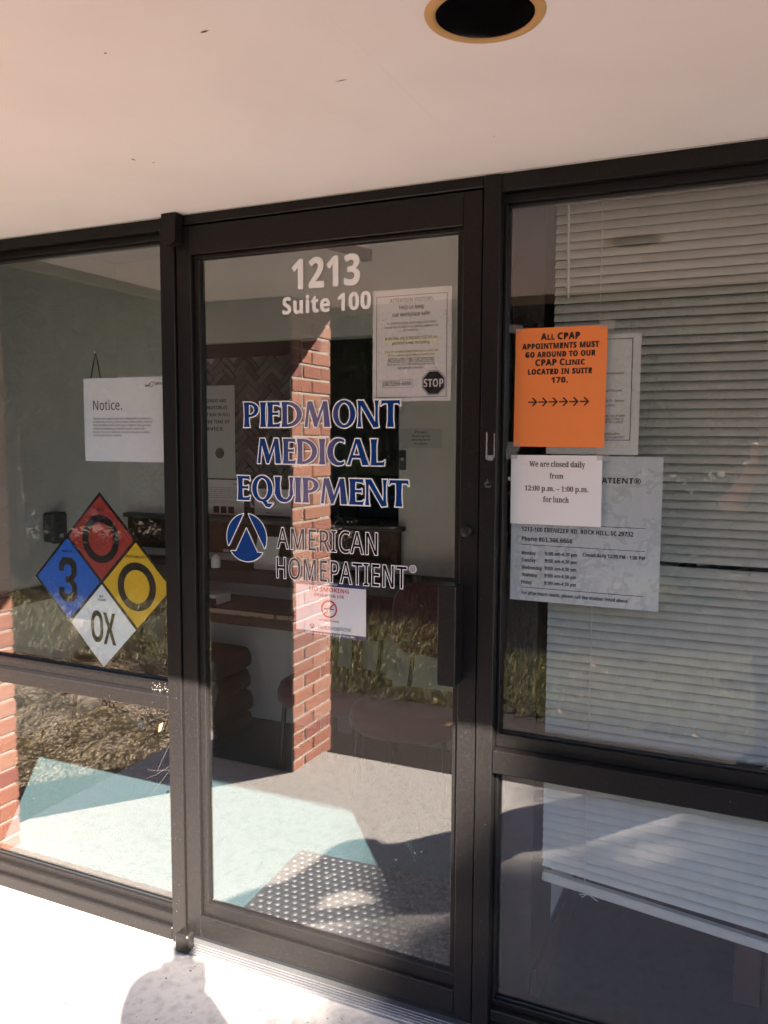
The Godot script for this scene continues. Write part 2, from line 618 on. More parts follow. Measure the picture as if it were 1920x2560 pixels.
	M.straw = tmat(ntex(0.12, [[0.0, lin(.08, .06, .04)], [0.4, lin(.26, .205, .145)], [0.6, lin(.36, .29, .21)], [1.0, lin(.5, .42, .31)]], 43, 512, 6), 1.1, 1.0, 0.0, fine, 1.0)
	M.grass = mat(Color.WHITE, 0.7)
	M.grass.vertex_color_use_as_albedo = true
	M.grass.backlight_enabled = true
	M.grass.backlight = Color(0.7, 0.72, 0.55)
	M.foliage = mat(Color.WHITE, 0.5)
	M.foliage.vertex_color_use_as_albedo = true
	M.foliage.backlight_enabled = true
	M.foliage.backlight = Color(0.65, 0.8, 0.4)
	M.foliage_far = mat(Color.WHITE, 0.7)
	M.foliage_far.vertex_color_use_as_albedo = true
	M.bark = tmat(ntex(0.06, [[0.0, lin(.025, .018, .013)], [1.0, lin(.1, .075, .055)]], 42, 512, 5), 2.0, 0.95, 0.0, fine, 1.0)
	M.skin = mat(Color.WHITE, 0.6)
	M.skin.vertex_color_use_as_albedo = true

# ------------------------------------------------------------------ bricks
func brick_mesh(size: Vector3) -> ArrayMesh:
	return cbox(stn(), -size * 0.5, size * 0.5, 0.003).commit()

# pier of bricks round a mortar core; lo.y = 0
func brick_pier(parent: Node3D, lo: Vector3, hi: Vector3) -> void:
	part("mortar_core", box(lo + Vector3(.005, 0, .005), hi - Vector3(.005, 0, .005), 0.002), M.mortar, parent)
	var w := hi.x - lo.x
	var d := hi.z - lo.z
	var bt := 0.098
	var course := 0.0676
	var bh := 0.0575
	var g := 0.010
	var meshes := {}
	var r := RandomNumberGenerator.new()
	r.seed = 77
	var y := lo.y + 0.004
	var k := 0
	while y + bh < hi.y + 0.01:
		var list := []   # [center x, center z, size x, size z]
		var nx := maxi(1, roundi(w / 0.21))
		var nz := maxi(1, roundi(d / 0.21))
		if k % 2 == 0:
			for s in [0, 1]:
				var z: float = lo.z + bt * 0.5 if s == 0 else hi.z - bt * 0.5
				for i in nx:
					list.append([lo.x + w * (i + 0.5) / nx, z, w / nx - g * (1.0 - 1.0 / nx), bt])
			if d > 2 * bt + 0.05:
				for s in [0, 1]:
					list.append([lo.x + bt * 0.5 if s == 0 else hi.x - bt * 0.5, (lo.z + hi.z) * 0.5, bt, d - 2 * bt - 2 * g])
		else:
			for s in [0, 1]:
				var x: float = lo.x + bt * 0.5 if s == 0 else hi.x - bt * 0.5
				for i in nz:
					list.append([x, lo.z + d * (i + 0.5) / nz, bt, d / nz - g * (1.0 - 1.0 / nz)])
			if w > 2 * bt + 0.05:
				for s in [0, 1]:
					list.append([(lo.x + hi.x) * 0.5, lo.z + bt * 0.5 if s == 0 else hi.z - bt * 0.5, w - 2 * bt - 2 * g, bt])
		for b in list:
			var key := "%.3f %.3f" % [b[2], b[3]]
			if not meshes.has(key):
				meshes[key] = brick_mesh(Vector3(b[2], bh, b[3]))
			var o := part("brick", meshes[key], M.brick[[0, 1, 0, 2, 1, 3][r.randi() % 6]], parent)
			o.position = Vector3(b[0] + r.randf_range(-.0012, .0012), y + bh * 0.5, b[1] + r.randf_range(-.0012, .0012))
		y += course
		k += 1

# ------------------------------------------------------------------ plants
func leaf_cloud(n: int, centre: Vector3, radii: Vector3, size: float, sd: int, cols: Array, clumps := 40) -> ArrayMesh:
	var r := RandomNumberGenerator.new()
	r.seed = sd
	var cl := []
	for i in clumps:
		var v := Vector3(r.randfn(), r.randfn(), r.randfn()).normalized() * pow(r.randf(), 0.45)
		cl.append([centre + v * radii * 0.85, r.randf_range(0.16, 0.34), r.randf_range(0.7, 1.25)])
	var vs := PackedVector3Array()
	var ns := PackedVector3Array()
	var cs := PackedColorArray()
	for i in n:
		var c: Array = cl[r.randi() % clumps]
		var p: Vector3 = c[0] + Vector3(r.randfn(), r.randfn() * 0.8, r.randfn()) * radii * c[1] * 0.62
		var nn := (Vector3(r.randfn(), r.randfn() + 0.9, r.randfn())).normalized()
		var t := nn.cross(Vector3(r.randfn(), r.randfn(), r.randfn())).normalized()
		var b := nn.cross(t)
		var a := size * r.randf_range(0.6, 1.35)
		var bw := a * r.randf_range(0.38, 0.6)
		var col: Color = cols[r.randi() % cols.size()]
		col = Color(col.r * c[2], col.g * c[2], col.b * c[2])
		var q := [p - t * a, p - b * bw + nn * a * 0.12, p + t * a, p + b * bw + nn * a * 0.12]
		for j in [0, 1, 2, 0, 2, 3]:
			vs.append(q[j])
			ns.append(nn)
			cs.append(col)
	var arr := []
	arr.resize(Mesh.ARRAY_MAX)
	arr[Mesh.ARRAY_VERTEX] = vs
	arr[Mesh.ARRAY_NORMAL] = ns
	arr[Mesh.ARRAY_COLOR] = cs
	var m := ArrayMesh.new()
	m.add_surface_from_arrays(Mesh.PRIMITIVE_TRIANGLES, arr)
	return m

func trunk_mesh(h: float, r0: float, top: Vector3, sd: int, limbs := 7, reach := 1.2) -> SurfaceTool:
	var r := RandomNumberGenerator.new()
	r.seed = sd
	var s := stn()
	var pts := []
	var rad := []
	for i in 7:
		var t := i / 6.0
		pts.append(Vector3(r.randf_range(-.08, .08) * t * h * 0.15, t * h, r.randf_range(-.08, .08) * t * h * 0.15))
		rad.append(r0 * (1.25 - t) if i else r0 * 1.5)
	tube(s, pts, rad, 9)
	for i in limbs:
		var a := TAU * i / limbs + r.randf()
		var f := r.randi_range(3, 5)
		var p: Vector3 = pts[f]
		var e := p + Vector3(cos(a) * reach, r.randf_range(.5, 1.1) * reach, sin(a) * reach)
		tube(s, [p, (p + e) * 0.5 + Vector3(0, -.1 * reach, 0), e], [r0 * .4, r0 * .25, r0 * .1], 6)
	return s

func tuft(sd: int, n: int, h: float, spread: float, cols: Array, lean := 0.5) -> ArrayMesh:
	var r := RandomNumberGenerator.new()
	r.seed = sd
	var vs := PackedVector3Array()
	var ns := PackedVector3Array()
	var cs := PackedColorArray()
	for i in n:
		var b := Vector3(r.randf_range(-1, 1) * spread, 0, r.randf_range(-1, 1) * spread)
		var a := r.randf() * TAU
		var hh := h * r.randf_range(0.5, 1.2)
		var d := Vector3(cos(a), 0, sin(a)) * hh * lean * r.randf_range(0.3, 1.3)
		var w := Vector3(-sin(a), 0, cos(a)) * 0.0036
		var mid := b + d * 0.35 + Vector3(0, hh * 0.6, 0)
		var tip := b + d + Vector3(0, hh * 0.95, 0)
		var col: Color = cols[r.randi() % cols.size()]
		var nn := Vector3(cos(a), 0.6, sin(a)).normalized()
		for v in [b - w, b + w, mid + w * .8, b - w, mid + w * .8, mid - w * .8, mid - w * .8, mid + w * .8, tip]:
			vs.append(v)
			ns.append(nn)
			cs.append(col)
	var arr := []
	arr.resize(Mesh.ARRAY_MAX)
	arr[Mesh.ARRAY_VERTEX] = vs
	arr[Mesh.ARRAY_NORMAL] = ns
	arr[Mesh.ARRAY_COLOR] = cs
	var m := ArrayMesh.new()
	m.add_surface_from_arrays(Mesh.PRIMITIVE_TRIANGLES, arr)
	return m

func strewn(called: String, mesh: Mesh, m: Material, where: Array) -> void:
	var mm := MultiMesh.new()
	mm.transform_format = MultiMesh.TRANSFORM_3D
	mm.mesh = mesh
	mm.instance_count = where.size()
	for i in where.size():
		mm.set_instance_transform(i, where[i])
	var o := MultiMeshInstance3D.new()
	o.multimesh = mm
	o.material_override = m
	o.name = numbered(called)
	add_child(o)
	o.set_meta("kind", "stuff")
	return

# ------------------------------------------------------------------ surface nets for the figure
# bones: [a, b, ra, rb, colour id]
func figure(bones: Array, lo: Vector3, hi: Vector3, cell: float, blend: float, colour: Callable, out: Dictionary) -> void:
	var n := Vector3i(((hi - lo) / cell).ceil()) + Vector3i.ONE
	var f := PackedFloat32Array()
	f.resize(n.x * n.y * n.z)
	f.fill(1.0)
	for b in bones:
		var r: float = maxf(b[2], b[3]) + blend * 1.5 + cell * 2
		var a0: Vector3 = b[0]
		var b0: Vector3 = b[1]
		var mn := (Vector3(minf(a0.x, b0.x), minf(a0.y, b0.y), minf(a0.z, b0.z)) - Vector3.ONE * r - lo) / cell
		var mx := (Vector3(maxf(a0.x, b0.x), maxf(a0.y, b0.y), maxf(a0.z, b0.z)) + Vector3.ONE * r - lo) / cell
		var ab := b0 - a0
		var l2 := maxf(ab.length_squared(), 1e-9)
		for z in range(maxi(0, int(mn.z)), mini(n.z, int(mx.z) + 1)):
			for y in range(maxi(0, int(mn.y)), mini(n.y, int(mx.y) + 1)):
				for x in range(maxi(0, int(mn.x)), mini(n.x, int(mx.x) + 1)):
					var p := lo + Vector3(x, y, z) * cell
					var t := clampf((p - a0).dot(ab) / l2, 0.0, 1.0)
					var d: float = p.distance_to(a0 + ab * t) - lerpf(b[2], b[3], t)
					var i := (z * n.y + y) * n.x + x
					var e := f[i]
					var h := maxf(blend - absf(e - d), 0.0) / blend
					f[i] = minf(e, d) - h * h * blend * 0.25
	var at := {}
	var vs := PackedVector3Array()
	var sx := 1
	var sy := n.x
	var sz := n.x * n.y
	for z in n.z - 1:
		for y in n.y - 1:
			for x in n.x - 1:
				var i := z * sz + y * sy + x
				var sum := Vector3.ZERO
				var cnt := 0
				var v := [f[i], f[i + sx], f[i + sy], f[i + sx + sy], f[i + sz], f[i + sz + sx], f[i + sz + sy], f[i + sz + sx + sy]]
				var neg := 0
				for q in v:
					neg += int(q < 0.0)
				if neg == 0 or neg == 8:
					continue
				for e in [[0, 1], [2, 3], [4, 5], [6, 7], [0, 2], [1, 3], [4, 6], [5, 7], [0, 4], [1, 5], [2, 6], [3, 7]]:
					var d0: float = v[e[0]]
					var d1: float = v[e[1]]
					if (d0 < 0.0) != (d1 < 0.0):
						var t := d0 / (d0 - d1)
						var c0 := Vector3(e[0] & 1, (e[0] >> 1) & 1, e[0] >> 2)
						var c1 := Vector3(e[1] & 1, (e[1] >> 1) & 1, e[1] >> 2)
						sum += c0.lerp(c1, t)
						cnt += 1
				at[i] = vs.size()
				vs.append(lo + (Vector3(x, y, z) + sum / cnt) * cell)
	var base: int = out.v.size()
	for v in vs:
		out.v.append(v)
		out.c.append(colour.call(v))
	for z in range(1, n.z - 1):
		for y in range(1, n.y - 1):
			for x in range(1, n.x - 1):
				var i := z * sz + y * sy + x
				for ax in 3:
					var st: int = [sx, sy, sz][ax]
					if (f[i] < 0.0) == (f[i + st] < 0.0):
						continue
					var u: int = [sy, sz, sx][ax]
					var w: int = [sz, sx, sy][ax]
					var q := [i - u - w, i - w, i, i - u]
					var ok := true
					for k in q:
						ok = ok and at.has(k)
					if not ok:
						continue
					if f[i] < 0.0:
						q.reverse()
					for k in [0, 1, 2, 0, 2, 3]:
						out.i.append(base + at[q[k]])
	return

func figure_mesh(d: Dictionary) -> ArrayMesh:
	var ns := PackedVector3Array()
	ns.resize(d.v.size())
	for k in range(0, d.i.size(), 3):
		var n: Vector3 = (d.v[d.i[k + 2]] - d.v[d.i[k]]).cross(d.v[d.i[k + 1]] - d.v[d.i[k]])
		for j in 3:
			ns[d.i[k + j]] += n
	for k in ns.size():
		ns[k] = ns[k].normalized()
	var arr := []
	arr.resize(Mesh.ARRAY_MAX)
	arr[Mesh.ARRAY_VERTEX] = PackedVector3Array(d.v)
	arr[Mesh.ARRAY_NORMAL] = ns
	arr[Mesh.ARRAY_COLOR] = PackedColorArray(d.c)
	arr[Mesh.ARRAY_INDEX] = PackedInt32Array(d.i)
	var m := ArrayMesh.new()
	m.add_surface_from_arrays(Mesh.PRIMITIVE_TRIANGLES, arr)
	return m

# ------------------------------------------------------------------ storefront
func pane(parent: Node, x0: float, y0: float, x1: float, y1: float, z: float) -> void:
	for k in [0, 1]:
		var zc: float = z + 0.0015 - 0.003 * k
		part("pane", box(Vector3(x0, y0, zc - 0.001), Vector3(x1, y1, zc + 0.001), 0.0), M.glass, parent)

func storefront_window(o: Node3D, x0: float, x1: float, top: float, rail_lo: float, rail_hi: float, sill: float, rail_mat: Material) -> void:  # last argument: material of the mid rail, sill and their stops
	var zb := -0.105
	var g := -0.05
	# header with a step, mid rail and sill, each a front member and a set-back glazing stop
	part("header", box(Vector3(x0, top + .022, zb), Vector3(x1, 2.236, -.001)), M.bronze, o)
	part("glazing_stop", box(Vector3(x0, top, zb + .01), Vector3(x1, top + .0215, -.026)), M.bronze, o)
	part("rail", box(Vector3(x0, rail_lo, zb), Vector3(x1, rail_hi - .034, .002), .003), rail_mat, o)
	part("glazing_stop", box(Vector3(x0, rail_hi - .0335, zb + .01), Vector3(x1, rail_hi, -.03), .002), rail_mat, o)
	part("glazing_stop", box(Vector3(x0, rail_lo - .012, zb + .01), Vector3(x1, rail_lo - .0005, -.03), .002), M.bronze, o)
	part("sill", box(Vector3(x0, 0.004, zb), Vector3(x1, sill - .05, .004), .004), rail_mat, o)
	part("sill", box(Vector3(x0, sill - .0495, zb + .005), Vector3(x1, sill - .017, -.012), .003), rail_mat, o)
	part("glazing_stop", box(Vector3(x0, sill - .0165, zb + .01), Vector3(x1, sill, -.032), .002), rail_mat, o)
	for y in [[rail_hi, top], [sill, rail_lo - .012]]:
		for s in [[x0, 1.0], [x1, -1.0]]:
			var a: float = s[0]
			var b: float = s[0] + .008 * s[1]
			part("side_stop", box(Vector3(minf(a, b), y[0] + .0005, zb + .012), Vector3(maxf(a, b), y[1] - .0005, -.03), .0015), M.bronze, o)
		part("gasket", cbox(cbox(stn(), Vector3(x0 + .0085, y[0] + .0005, g + .003), Vector3(x1 - .0085, y[0] + .006, g + .008), .001), Vector3(x0 + .0085, y[1] - .006, g + .003), Vector3(x1 - .0085, y[1] - .0005, g + .008), .001), M.gasket, o)
		pane(o, x0 + .004, y[0] - .004, x1 - .004, y[1] + .004, g)

func build_storefront() -> void:
	# left window
	var lw := thing("storefront_window", "storefront window at the left with hazard diamond and notice, low rail in the sun", "window")
	storefront_window(lw, -2.555, -1.6455, 2.181, .752, .832, .098, M.bronze)
	part("jamb", box(Vector3(-2.599, .004, -.105), Vector3(-2.5555, 2.236, .0)), M.bronze, lw)
	var fl := part("paint_flecks", flecks([[-2.5, .11, -1.66, .74], [-2.5, .11, -1.66, .4]], 45, -.0462, 5, .0005, .0014), M.fleck, lw)
	fl.set_meta("kind", "stuff")
	fl = part("paint_flecks", flecks([[-2.5, .76, -1.66, .79], [-2.5, .01, -1.66, .045]], 16, .0046, 6, .0005, .0014), M.fleck, lw)
	fl.set_meta("kind", "stuff")
	# right window
	var rw := thing("storefront_window", "storefront window at the right with blinds and taped paper signs", "window")
	storefront_window(rw, -.6065, .58, 2.172, .738, .833, .1, M.bronze)
	part("jamb", box(Vector3(.5805, .004, -.105), Vector3(.63, 2.236, .0)), M.bronze, rw)
	fl = part("paint_flecks", flecks([[-.59, .745, .1, .79], [-.56, .75, .1, .8]], 10, .0026, 8, .0005, .0012), M.fleck, rw)
	fl.set_meta("kind", "stuff")
	fl = part("paint_flecks", flecks([[-.58, .11, .1, .72]], 22, -.0462, 9, .0005, .0013), M.fleck, rw)
	fl.set_meta("kind", "stuff")
	# door frame
	var df := thing("door_frame", "dark bronze aluminium frame around the glass door with ridged threshold", "door frame")
	part("jamb", box(Vector3(-1.645, .002, -.105), Vector3(-1.594, 2.236, .003), .002), M.bronze, df)
	part("jamb", box(Vector3(-.650, .002, -.105), Vector3(-.607, 2.236, .003), .002), M.bronze, df)
	part("header", box(Vector3(-1.5935, 2.2095, -.105), Vector3(-.6505, 2.236, .001), .002), M.bronze, df)
	part("door_stop", box(Vector3(-1.5935, .03, -.105), Vector3(-1.580, 2.209, -.052), .001), M.bronze_dark, df)
	part("door_stop", box(Vector3(-.664, .03, -.105), Vector3(-.6505, 2.209, -.052), .001), M.bronze_dark, df)
	var th := part("threshold", cbox(stn(), Vector3(-1.593, .001, -.09), Vector3(-.651, .010, .034), .003), M.alu, df)
	for k in 4:
		part("ridge", box(Vector3(-1.59, .0101, -.012 + .011 * k), Vector3(-.654, .0135, -.006 + .011 * k), .001), M.alu, th)
	fl = part("paint_flecks", flecks([[-.648, .2, -.609, 1.5], [-1.643, .1, -1.6, .8]], 26, .0036, 10, .0005, .0013), M.fleck, df)
	fl.set_meta("kind", "stuff")
	# smear of old tape glue and a torn strip of tape on the right jamb
	var tp := single("tape_strip", cbox(cbox(cbox(stn(), Vector3(-.6345, 1.545, .0034), Vector3(-.6305, 1.613, .0042), 0.0), Vector3(-.6145, 1.55, .0034), Vector3(-.6115, 1.61, .0042), 0.0), Vector3(-.6298, 1.543, .0034), Vector3(-.6152, 1.556, .0042), 0.0), M.tape, "torn strip of clear tape on the dark door jamb beside the orange paper", "tape")
	var sm := part("glue_residue", flecks([[-.636, 1.475, -.616, 1.49], [-.634, 1.47, -.622, 1.495]], 40, .0038, 21, .0006, .0018), M.tape, tp)
	sm.set_meta("kind", "stuff")
	# door leaf
	var d := thing("glass_door", "glass entrance door with dark bronze stiles, number 1213 and blue lettering", "door")
	var zf := -.003
	var zk := -.046
	part("stile", box(Vector3(-1.590, .04, zk), Vector3(-1.538, 2.2055, zf), .002), M.bronze, d)
	part("stile", box(Vector3(-.704, .04, zk), Vector3(-.6535, 2.2055, zf), .002), M.bronze, d)
	part("top_rail", box(Vector3(-1.5375, 2.124, zk), Vector3(-.7045, 2.2055, zf), .002), M.bronze, d)
	part("bottom_rail", box(Vector3(-1.5375, .043, zk), Vector3(-.7045, .112, zf), .002), M.bronze, d)
	part("glazing_stop", box(Vector3(-1.5375, .1125, zk), Vector3(-.7045, .150, -.016), .002), M.bronze, d)
	part("glazing_stop", box(Vector3(-1.5375, 2.112, zk), Vector3(-.7045, 2.1235, -.016), .002), M.bronze, d)
	part("glazing_stop", box(Vector3(-1.5375, .1505, zk), Vector3(-1.5175, 2.1115, -.016), .002), M.bronze, d)
	part("glazing_stop", box(Vector3(-.722, .1505, zk), Vector3(-.7045, 2.1115, -.016), .002), M.bronze, d)
	part("door_sweep", box(Vector3(-1.585, .0145, -.034), Vector3(-.66, .0425, -.026), .001), M.gasket, d)
	pane(d, -1.5185, .149, -.721, 2.113, -.03)
	# pull handle
	part("handle", box(Vector3(-.739, .968, .0), Vector3(-.690, 1.228, .058), .003), M.bronze, d)
	# lock cylinder
	var lk := stn()
	lk.append_from(lathe([Vector2(0, .012), Vector2(.0135, .012), Vector2(.0155, .009), Vector2(.016, 0)], Vector3.ZERO, 28).commit(), 0, Transform3D(Basis(Vector3.RIGHT, PI / 2), Vector3(-.683, 1.362, zf)))
	var lkp := part("lock", lk, M.bronze, d)
	part("keyhole", box(Vector3(-.6842, 1.354, .0092), Vector3(-.6818, 1.366, .0098), 0.0), M.n_black, lkp)
	# flecks on the door
	fl = part("paint_flecks", flecks([[-1.5, .16, -.74, .75], [-1.5, .2, -1.2, .55], [-1.0, .15, -.74, .6]], 90, -.0255, 11, .0004, .0014), M.fleck, d)
	fl.set_meta("kind", "stuff")
	fl = part("paint_flecks", flecks([[-1.53, .045, -.71, .11]], 9, -.0024, 12, .0005, .0012), M.fleck, d)
	fl.set_meta("kind", "stuff")
	# vinyl lettering on the outer face of the door glass
	var z := -.0266
	for q in [["1213", -1.2103, -1.0022, 2.0069, .0787], ["Suite 100", -1.2416, -.9691, 1.9405, .0448]]:
		var L := line_shapes(q[0], "sans_bold", q[1], q[2], q[3], q[4], false, 0.03)
		for g in fitted(L):
			# heavy condensed numerals: the outlines grow a little
			var eo := []
			var eh := []
			for p in g.outers:
				eo.append_array(Geometry2D.offset_polygon(p, q[4] * .018, Geometry2D.JOIN_MITER))
			for p in g.holes:
				eh.append_array(Geometry2D.offset_polygon(p, -q[4] * .018, Geometry2D.JOIN_MITER))
			part("letter", flat(filled(eo, eh), z), M.vinyl_white, d)
	for q in [["PIEDMONT", -1.3777, -.8788, 1.6270, .0705], ["MEDICAL", -1.3314, -.9229, 1.5236, .0705], ["EQUIPMENT", -1.4024, -.8526, 1.4150, .0705]]:
		outlined(flared_line(q[0], q[1] + .003, q[2] - .003, q[3], q[4]), z, .0032, M.vinyl_navy, M.vinyl_white, d)
	for q in [["AMERICAN", -1.2677, -.9449, 1.2793, .0612], ["HOMEPATIENT", -1.2693, -.8581, 1.1932, .0615]]:
		outlined(fitted(line_shapes(q[0], "sans", q[1] + .002, q[2] - .002, q[3] + .001, q[4] - .002, false, .05)), z, .0022, M.vinyl_black, M.vinyl_white, d)
	outlined(emblem(-1.3697, 1.3048, .0685, .070), z, .0026, M.vinyl_navy, M.vinyl_white, d)
	var reg := filled([ell(-.842, 1.2493, .0105, .0105)], [ell(-.842, 1.2493, .0085, .0085)])
	part("letter", flat(reg, z), M.vinyl_white, d)
	put_line("R", "sans", -.8455, -.8385, 1.2443, .0098, z, M.vinyl_white, d, "letter")
	# top pivot cover and bottom pivot block
	var pv := stn()
	var prof := P2([-1.609, 2.165, -1.600, 2.150, -1.578, 2.149, -1.561, 2.156, -1.558, 2.236, -1.609, 2.236])
	for i in prof.size():
		var a := prof[i]
		var b := prof[(i + 1) % prof.size()]
		quad(pv, Vector3(a.x, a.y, .0032), Vector3(b.x, b.y, .0032), Vector3(b.x, b.y, .036), Vector3(a.x, a.y, .036), Vector3(-1.585, 2.2, .02))
	var pt := triangulated(prof)
	for i in range(0, pt.size(), 3):
		tri(pv, Vector3(pt[i].x, pt[i].y, .036), Vector3(pt[i + 1].x, pt[i + 1].y, .036), Vector3(pt[i + 2].x, pt[i + 2].y, .036), Vector3(-1.585, 2.2, .02))
	single("pivot_cover", pv, M.bronze, "small dark pivot cover at the top left corner of the door", "hinge")
	single("pivot_block", box(Vector3(-1.607, .001, .0035), Vector3(-1.556, .062, .042), .006), M.bronze, "small metal pivot block on the ground at the door's hinge side", "hinge")
	# closer arm behind the glass
	var ca := thing("door_closer", "dark door closer arm seen through the top of the door glass", "door closer")
	var am := stn()
	var ap := P2([-1.16, 2.142, -1.13, 2.120, -1.03, 2.088, -1.022, 2.077, -.996, 2.077, -.996, 2.108, -1.05, 2.122, -1.10, 2.142])
	var at := triangulated(ap)
	for i in range(0, at.size(), 3):
		for zz in [-.090, -.076]:
			tri(am, Vector3(at[i].x, at[i].y, zz), Vector3(at[i + 1].x, at[i + 1].y, zz), Vector3(at[i + 2].x, at[i + 2].y, zz), Vector3(-1.05, 2.11, -.083))
	for i in ap.size():
		var a := ap[i]
		var b := ap[(i + 1) % ap.size()]
		quad(am, Vector3(a.x, a.y, -.090), Vector3(b.x, b.y, -.090), Vector3(b.x, b.y, -.076), Vector3(a.x, a.y, -.076), Vector3(-1.06, 2.11, -.083))
	part("arm", am, M.trim_dark, ca)
	part("closer_body", box(Vector3(-1.36, 2.135, -.125), Vector3(-1.09, 2.2, -.052), .006), M.trim_dark, ca)

# ------------------------------------------------------------------ signs on the glass
func octagon(cx: float, cy: float, r: float) -> PackedVector2Array:
	return ell(cx, cy, r / cos(PI / 8), r / cos(PI / 8), PI / 8, PI / 8 + TAU, 8)

func build_signs() -> void:
	# visitors' notice inside the door glass
	var o := thing("paper_sign", "white attention visitors notice with black stop sign on the door glass", "sign")
	part("sheet", sheet(-.967, 1.6945, -.7435, 1.9858, -.0352), M.paper, o)
	var z := -.0347
	part("border", flat(frame_tris(-.9557, 1.7047, -.7555, 1.9700, .0011), z), M.ink, o)
	for l in [["ATTENTION VISITORS:", -.9167, -.7931, 1.9522, .0101, 0], ["Help us keep", -.8899, -.8193, 1.9342, .0108, 0], ["our workplace safe!", -.9092, -.8020, 1.9161, .0104, 0],
			["As a healthcare facility, we are taking precautionary", -.9261, -.7863, 1.8959, .0061, 1], ["measures for the safety of our patients, employees and", -.9326, -.7800, 1.8862, .0061, 1], ["the community.", -.8775, -.8353, 1.8770, .0061, 1],
			["At this time, only SCHEDULED VISITORS are", -.9308, -.7820, 1.8556, .0075, 2], ["permitted to enter the building.", -.9091, -.8020, 1.8435, .0075, 2],
			["If you do not have an appointment please contact our", -.9307, -.7793, 1.8221, .0061, 1], ["office to make an appointment at another time.", -.9224, -.7885, 1.8127, .0061, 1],
			["ABSOLUTELY NO EXCEPTIONS", -.9224, -.7891, 1.7992, .0090, 2], ["Thank you for your understanding as we take this", -.9239, -.7882, 1.7887, .0061, 1], ["important safety precaution.", -.8954, -.8179, 1.7793, .0061, 1], ["(803)366-6666", -.9343, -.8540, 1.7359, .0115, 0]]:
		put_line(l[0], "sans", l[1], l[2], l[3], l[4], z, [M.ink, M.ink_grey, M.ink][l[5]], o)
	part("underline", flat(rect_tris(-.923, 1.7965, -.7885, 1.7973), z), M.ink, o)
	for r in [[-.931, 1.8418, -.781, 1.8635], [-.931, 1.8105, -.779, 1.8285]]:
		part("highlight", flat(rect_tris(r[0], r[1], r[2], r[3]), -.0349), M.yellow_pen, o)
	part("phone_box", flat(frame_tris(-.9376, 1.7304, -.8499, 1.7510, .0006), z), M.ink_grey, o)
	part("stop_sign", flat(filled([octagon(-.7912, 1.7412, .0318)], [octagon(-.7912, 1.7412, .0306)]), z), M.ink, o)
	part("stop_sign", flat(triangulated(octagon(-.7912, 1.7412, .0289)), z), M.ink, o)
	put_line("STOP", "sans_bold", -.8182, -.7643, 1.7308, .0205, z + .0004, M.paper, o)

	# orange paper taped outside
	o = thing("paper_sign", "orange paper sign about CPAP appointments with six black arrows", "sign")
	part("sheet", sheet(-.5772, 1.5775, -.3531, 1.8690, -.0452, .0006, .0003, .001), M.orange, o)
	z = -.0446
	for l in [["All CPAP", -.5131, -.4176, 1.8393, .0159], ["appointments must", -.5594, -.3717, 1.8180, .0165], ["go around to our", -.5515, -.3793, 1.7977, .0162], ["CPAP Clinic", -.5256, -.4048, 1.7770, .0154], ["located in suite", -.5436, -.3873, 1.7558, .0163], ["170.", -.4849, -.4443, 1.7346, .0136]]:
		put_line(l[0], "sans_bold", l[1], l[2], l[3], l[4], z, M.ink_brown, o, "lettering", true, .025)
	for k in 6:
		var x := -.5413 + k * .02545
		var y := 1.6882
		part("arrow", flat(filled(joined([P2([x, y - .0017, x + .019, y - .0017, x + .019, y + .0017, x, y + .0017]), P2([x + .008, y + .0105, x + .0128, y + .0105, x + .0230, y, x + .0128, y - .0105, x + .008, y - .0105, x + .0175, y])]).outers, []), z), M.ink_brown, o)

	for q in [[-.5772, 1.8690], [-.3531, 1.8690], [-.5772, 1.5775]]:
		part("tape", sheet(q[0] - .016, q[1] - .010, q[0] + .016, q[1] + .010, -.0442, .0002, .0002, .004), M.clear_tape, o)

	# lunch notice
	o = thing("paper_sign", "small white paper saying closed daily for lunch, below the orange paper", "sign")
	part("sheet", sheet(-.5820, 1.3835, -.3560, 1.5570, -.0436, .0006, .0003, -.001), M.paper, o)
	z = -.0430
	for l in [["We are closed daily", -.5354, -.3971, 1.5281, .0137], ["from", -.4838, -.4493, 1.4995, .0129], ["12:00 p.m. – 1:00 p.m.", -.5457, -.3871, 1.4679, .0129], ["for lunch", -.4987, -.4346, 1.4403, .0138]]:
		put_line(l[0], "serif", l[1], l[2], l[3], l[4], z, M.ink_brown, o)

	for q in [[-.5820, 1.5570], [-.3560, 1.5570]]:
		part("tape", sheet(q[0] - .014, q[1] - .010, q[0] + .014, q[1] + .012, -.0427, .0002, .0002, -.003), M.clear_tape, o)

	# opening hours inside the window
	o = thing("hours_sign", "weathered pale blue opening hours sign behind the lunch notice", "sign")
	part("sheet", sheet(-.5826, 1.1855, -.2170, 1.5556, -.0560, .0004), M.paper_cool, o)
	z = -.0554
	for l in [["AMERICAN HOMEPATIENT®", -.555, -.2665, 1.4907, .0134], ["1213-100 EBENEZER RD, ROCK HILL, SC 29732", -.5550, -.2801, 1.3635, .0108], ["Phone 803.366.6666", -.5546, -.4265, 1.3387, .0110], ["Closed daily 12:00 PM - 1:00 PM", -.3995, -.2519, 1.3080, .0090], ["For after hours needs, please call the number listed above.", -.5518, -.2860, 1.2007, .0092]]:
		put_line(l[0], "sans_bold", l[1], l[2], l[3], l[4], z, M.ink, o)
	for l in [["Monday", -.5174, 1.3036], ["Tuesday", -.5178, 1.2852], ["Wednesday", -.5008, 1.2662], ["Thursday", -.5128, 1.2474], ["Friday", -.5258, 1.2284]]:
		put_line(l[0], "sans_bold", -.5535, l[1], l[2], .0093, z, M.ink, o)
		put_line("9:00", "sans_bold", -.4940, -.4728, l[2] + .0012, .0093, z, M.ink, o)
		put_line("am-4:30 pm", "sans_bold", -.4695, -.4143, l[2] + .002, .0088, z, M.ink, o)
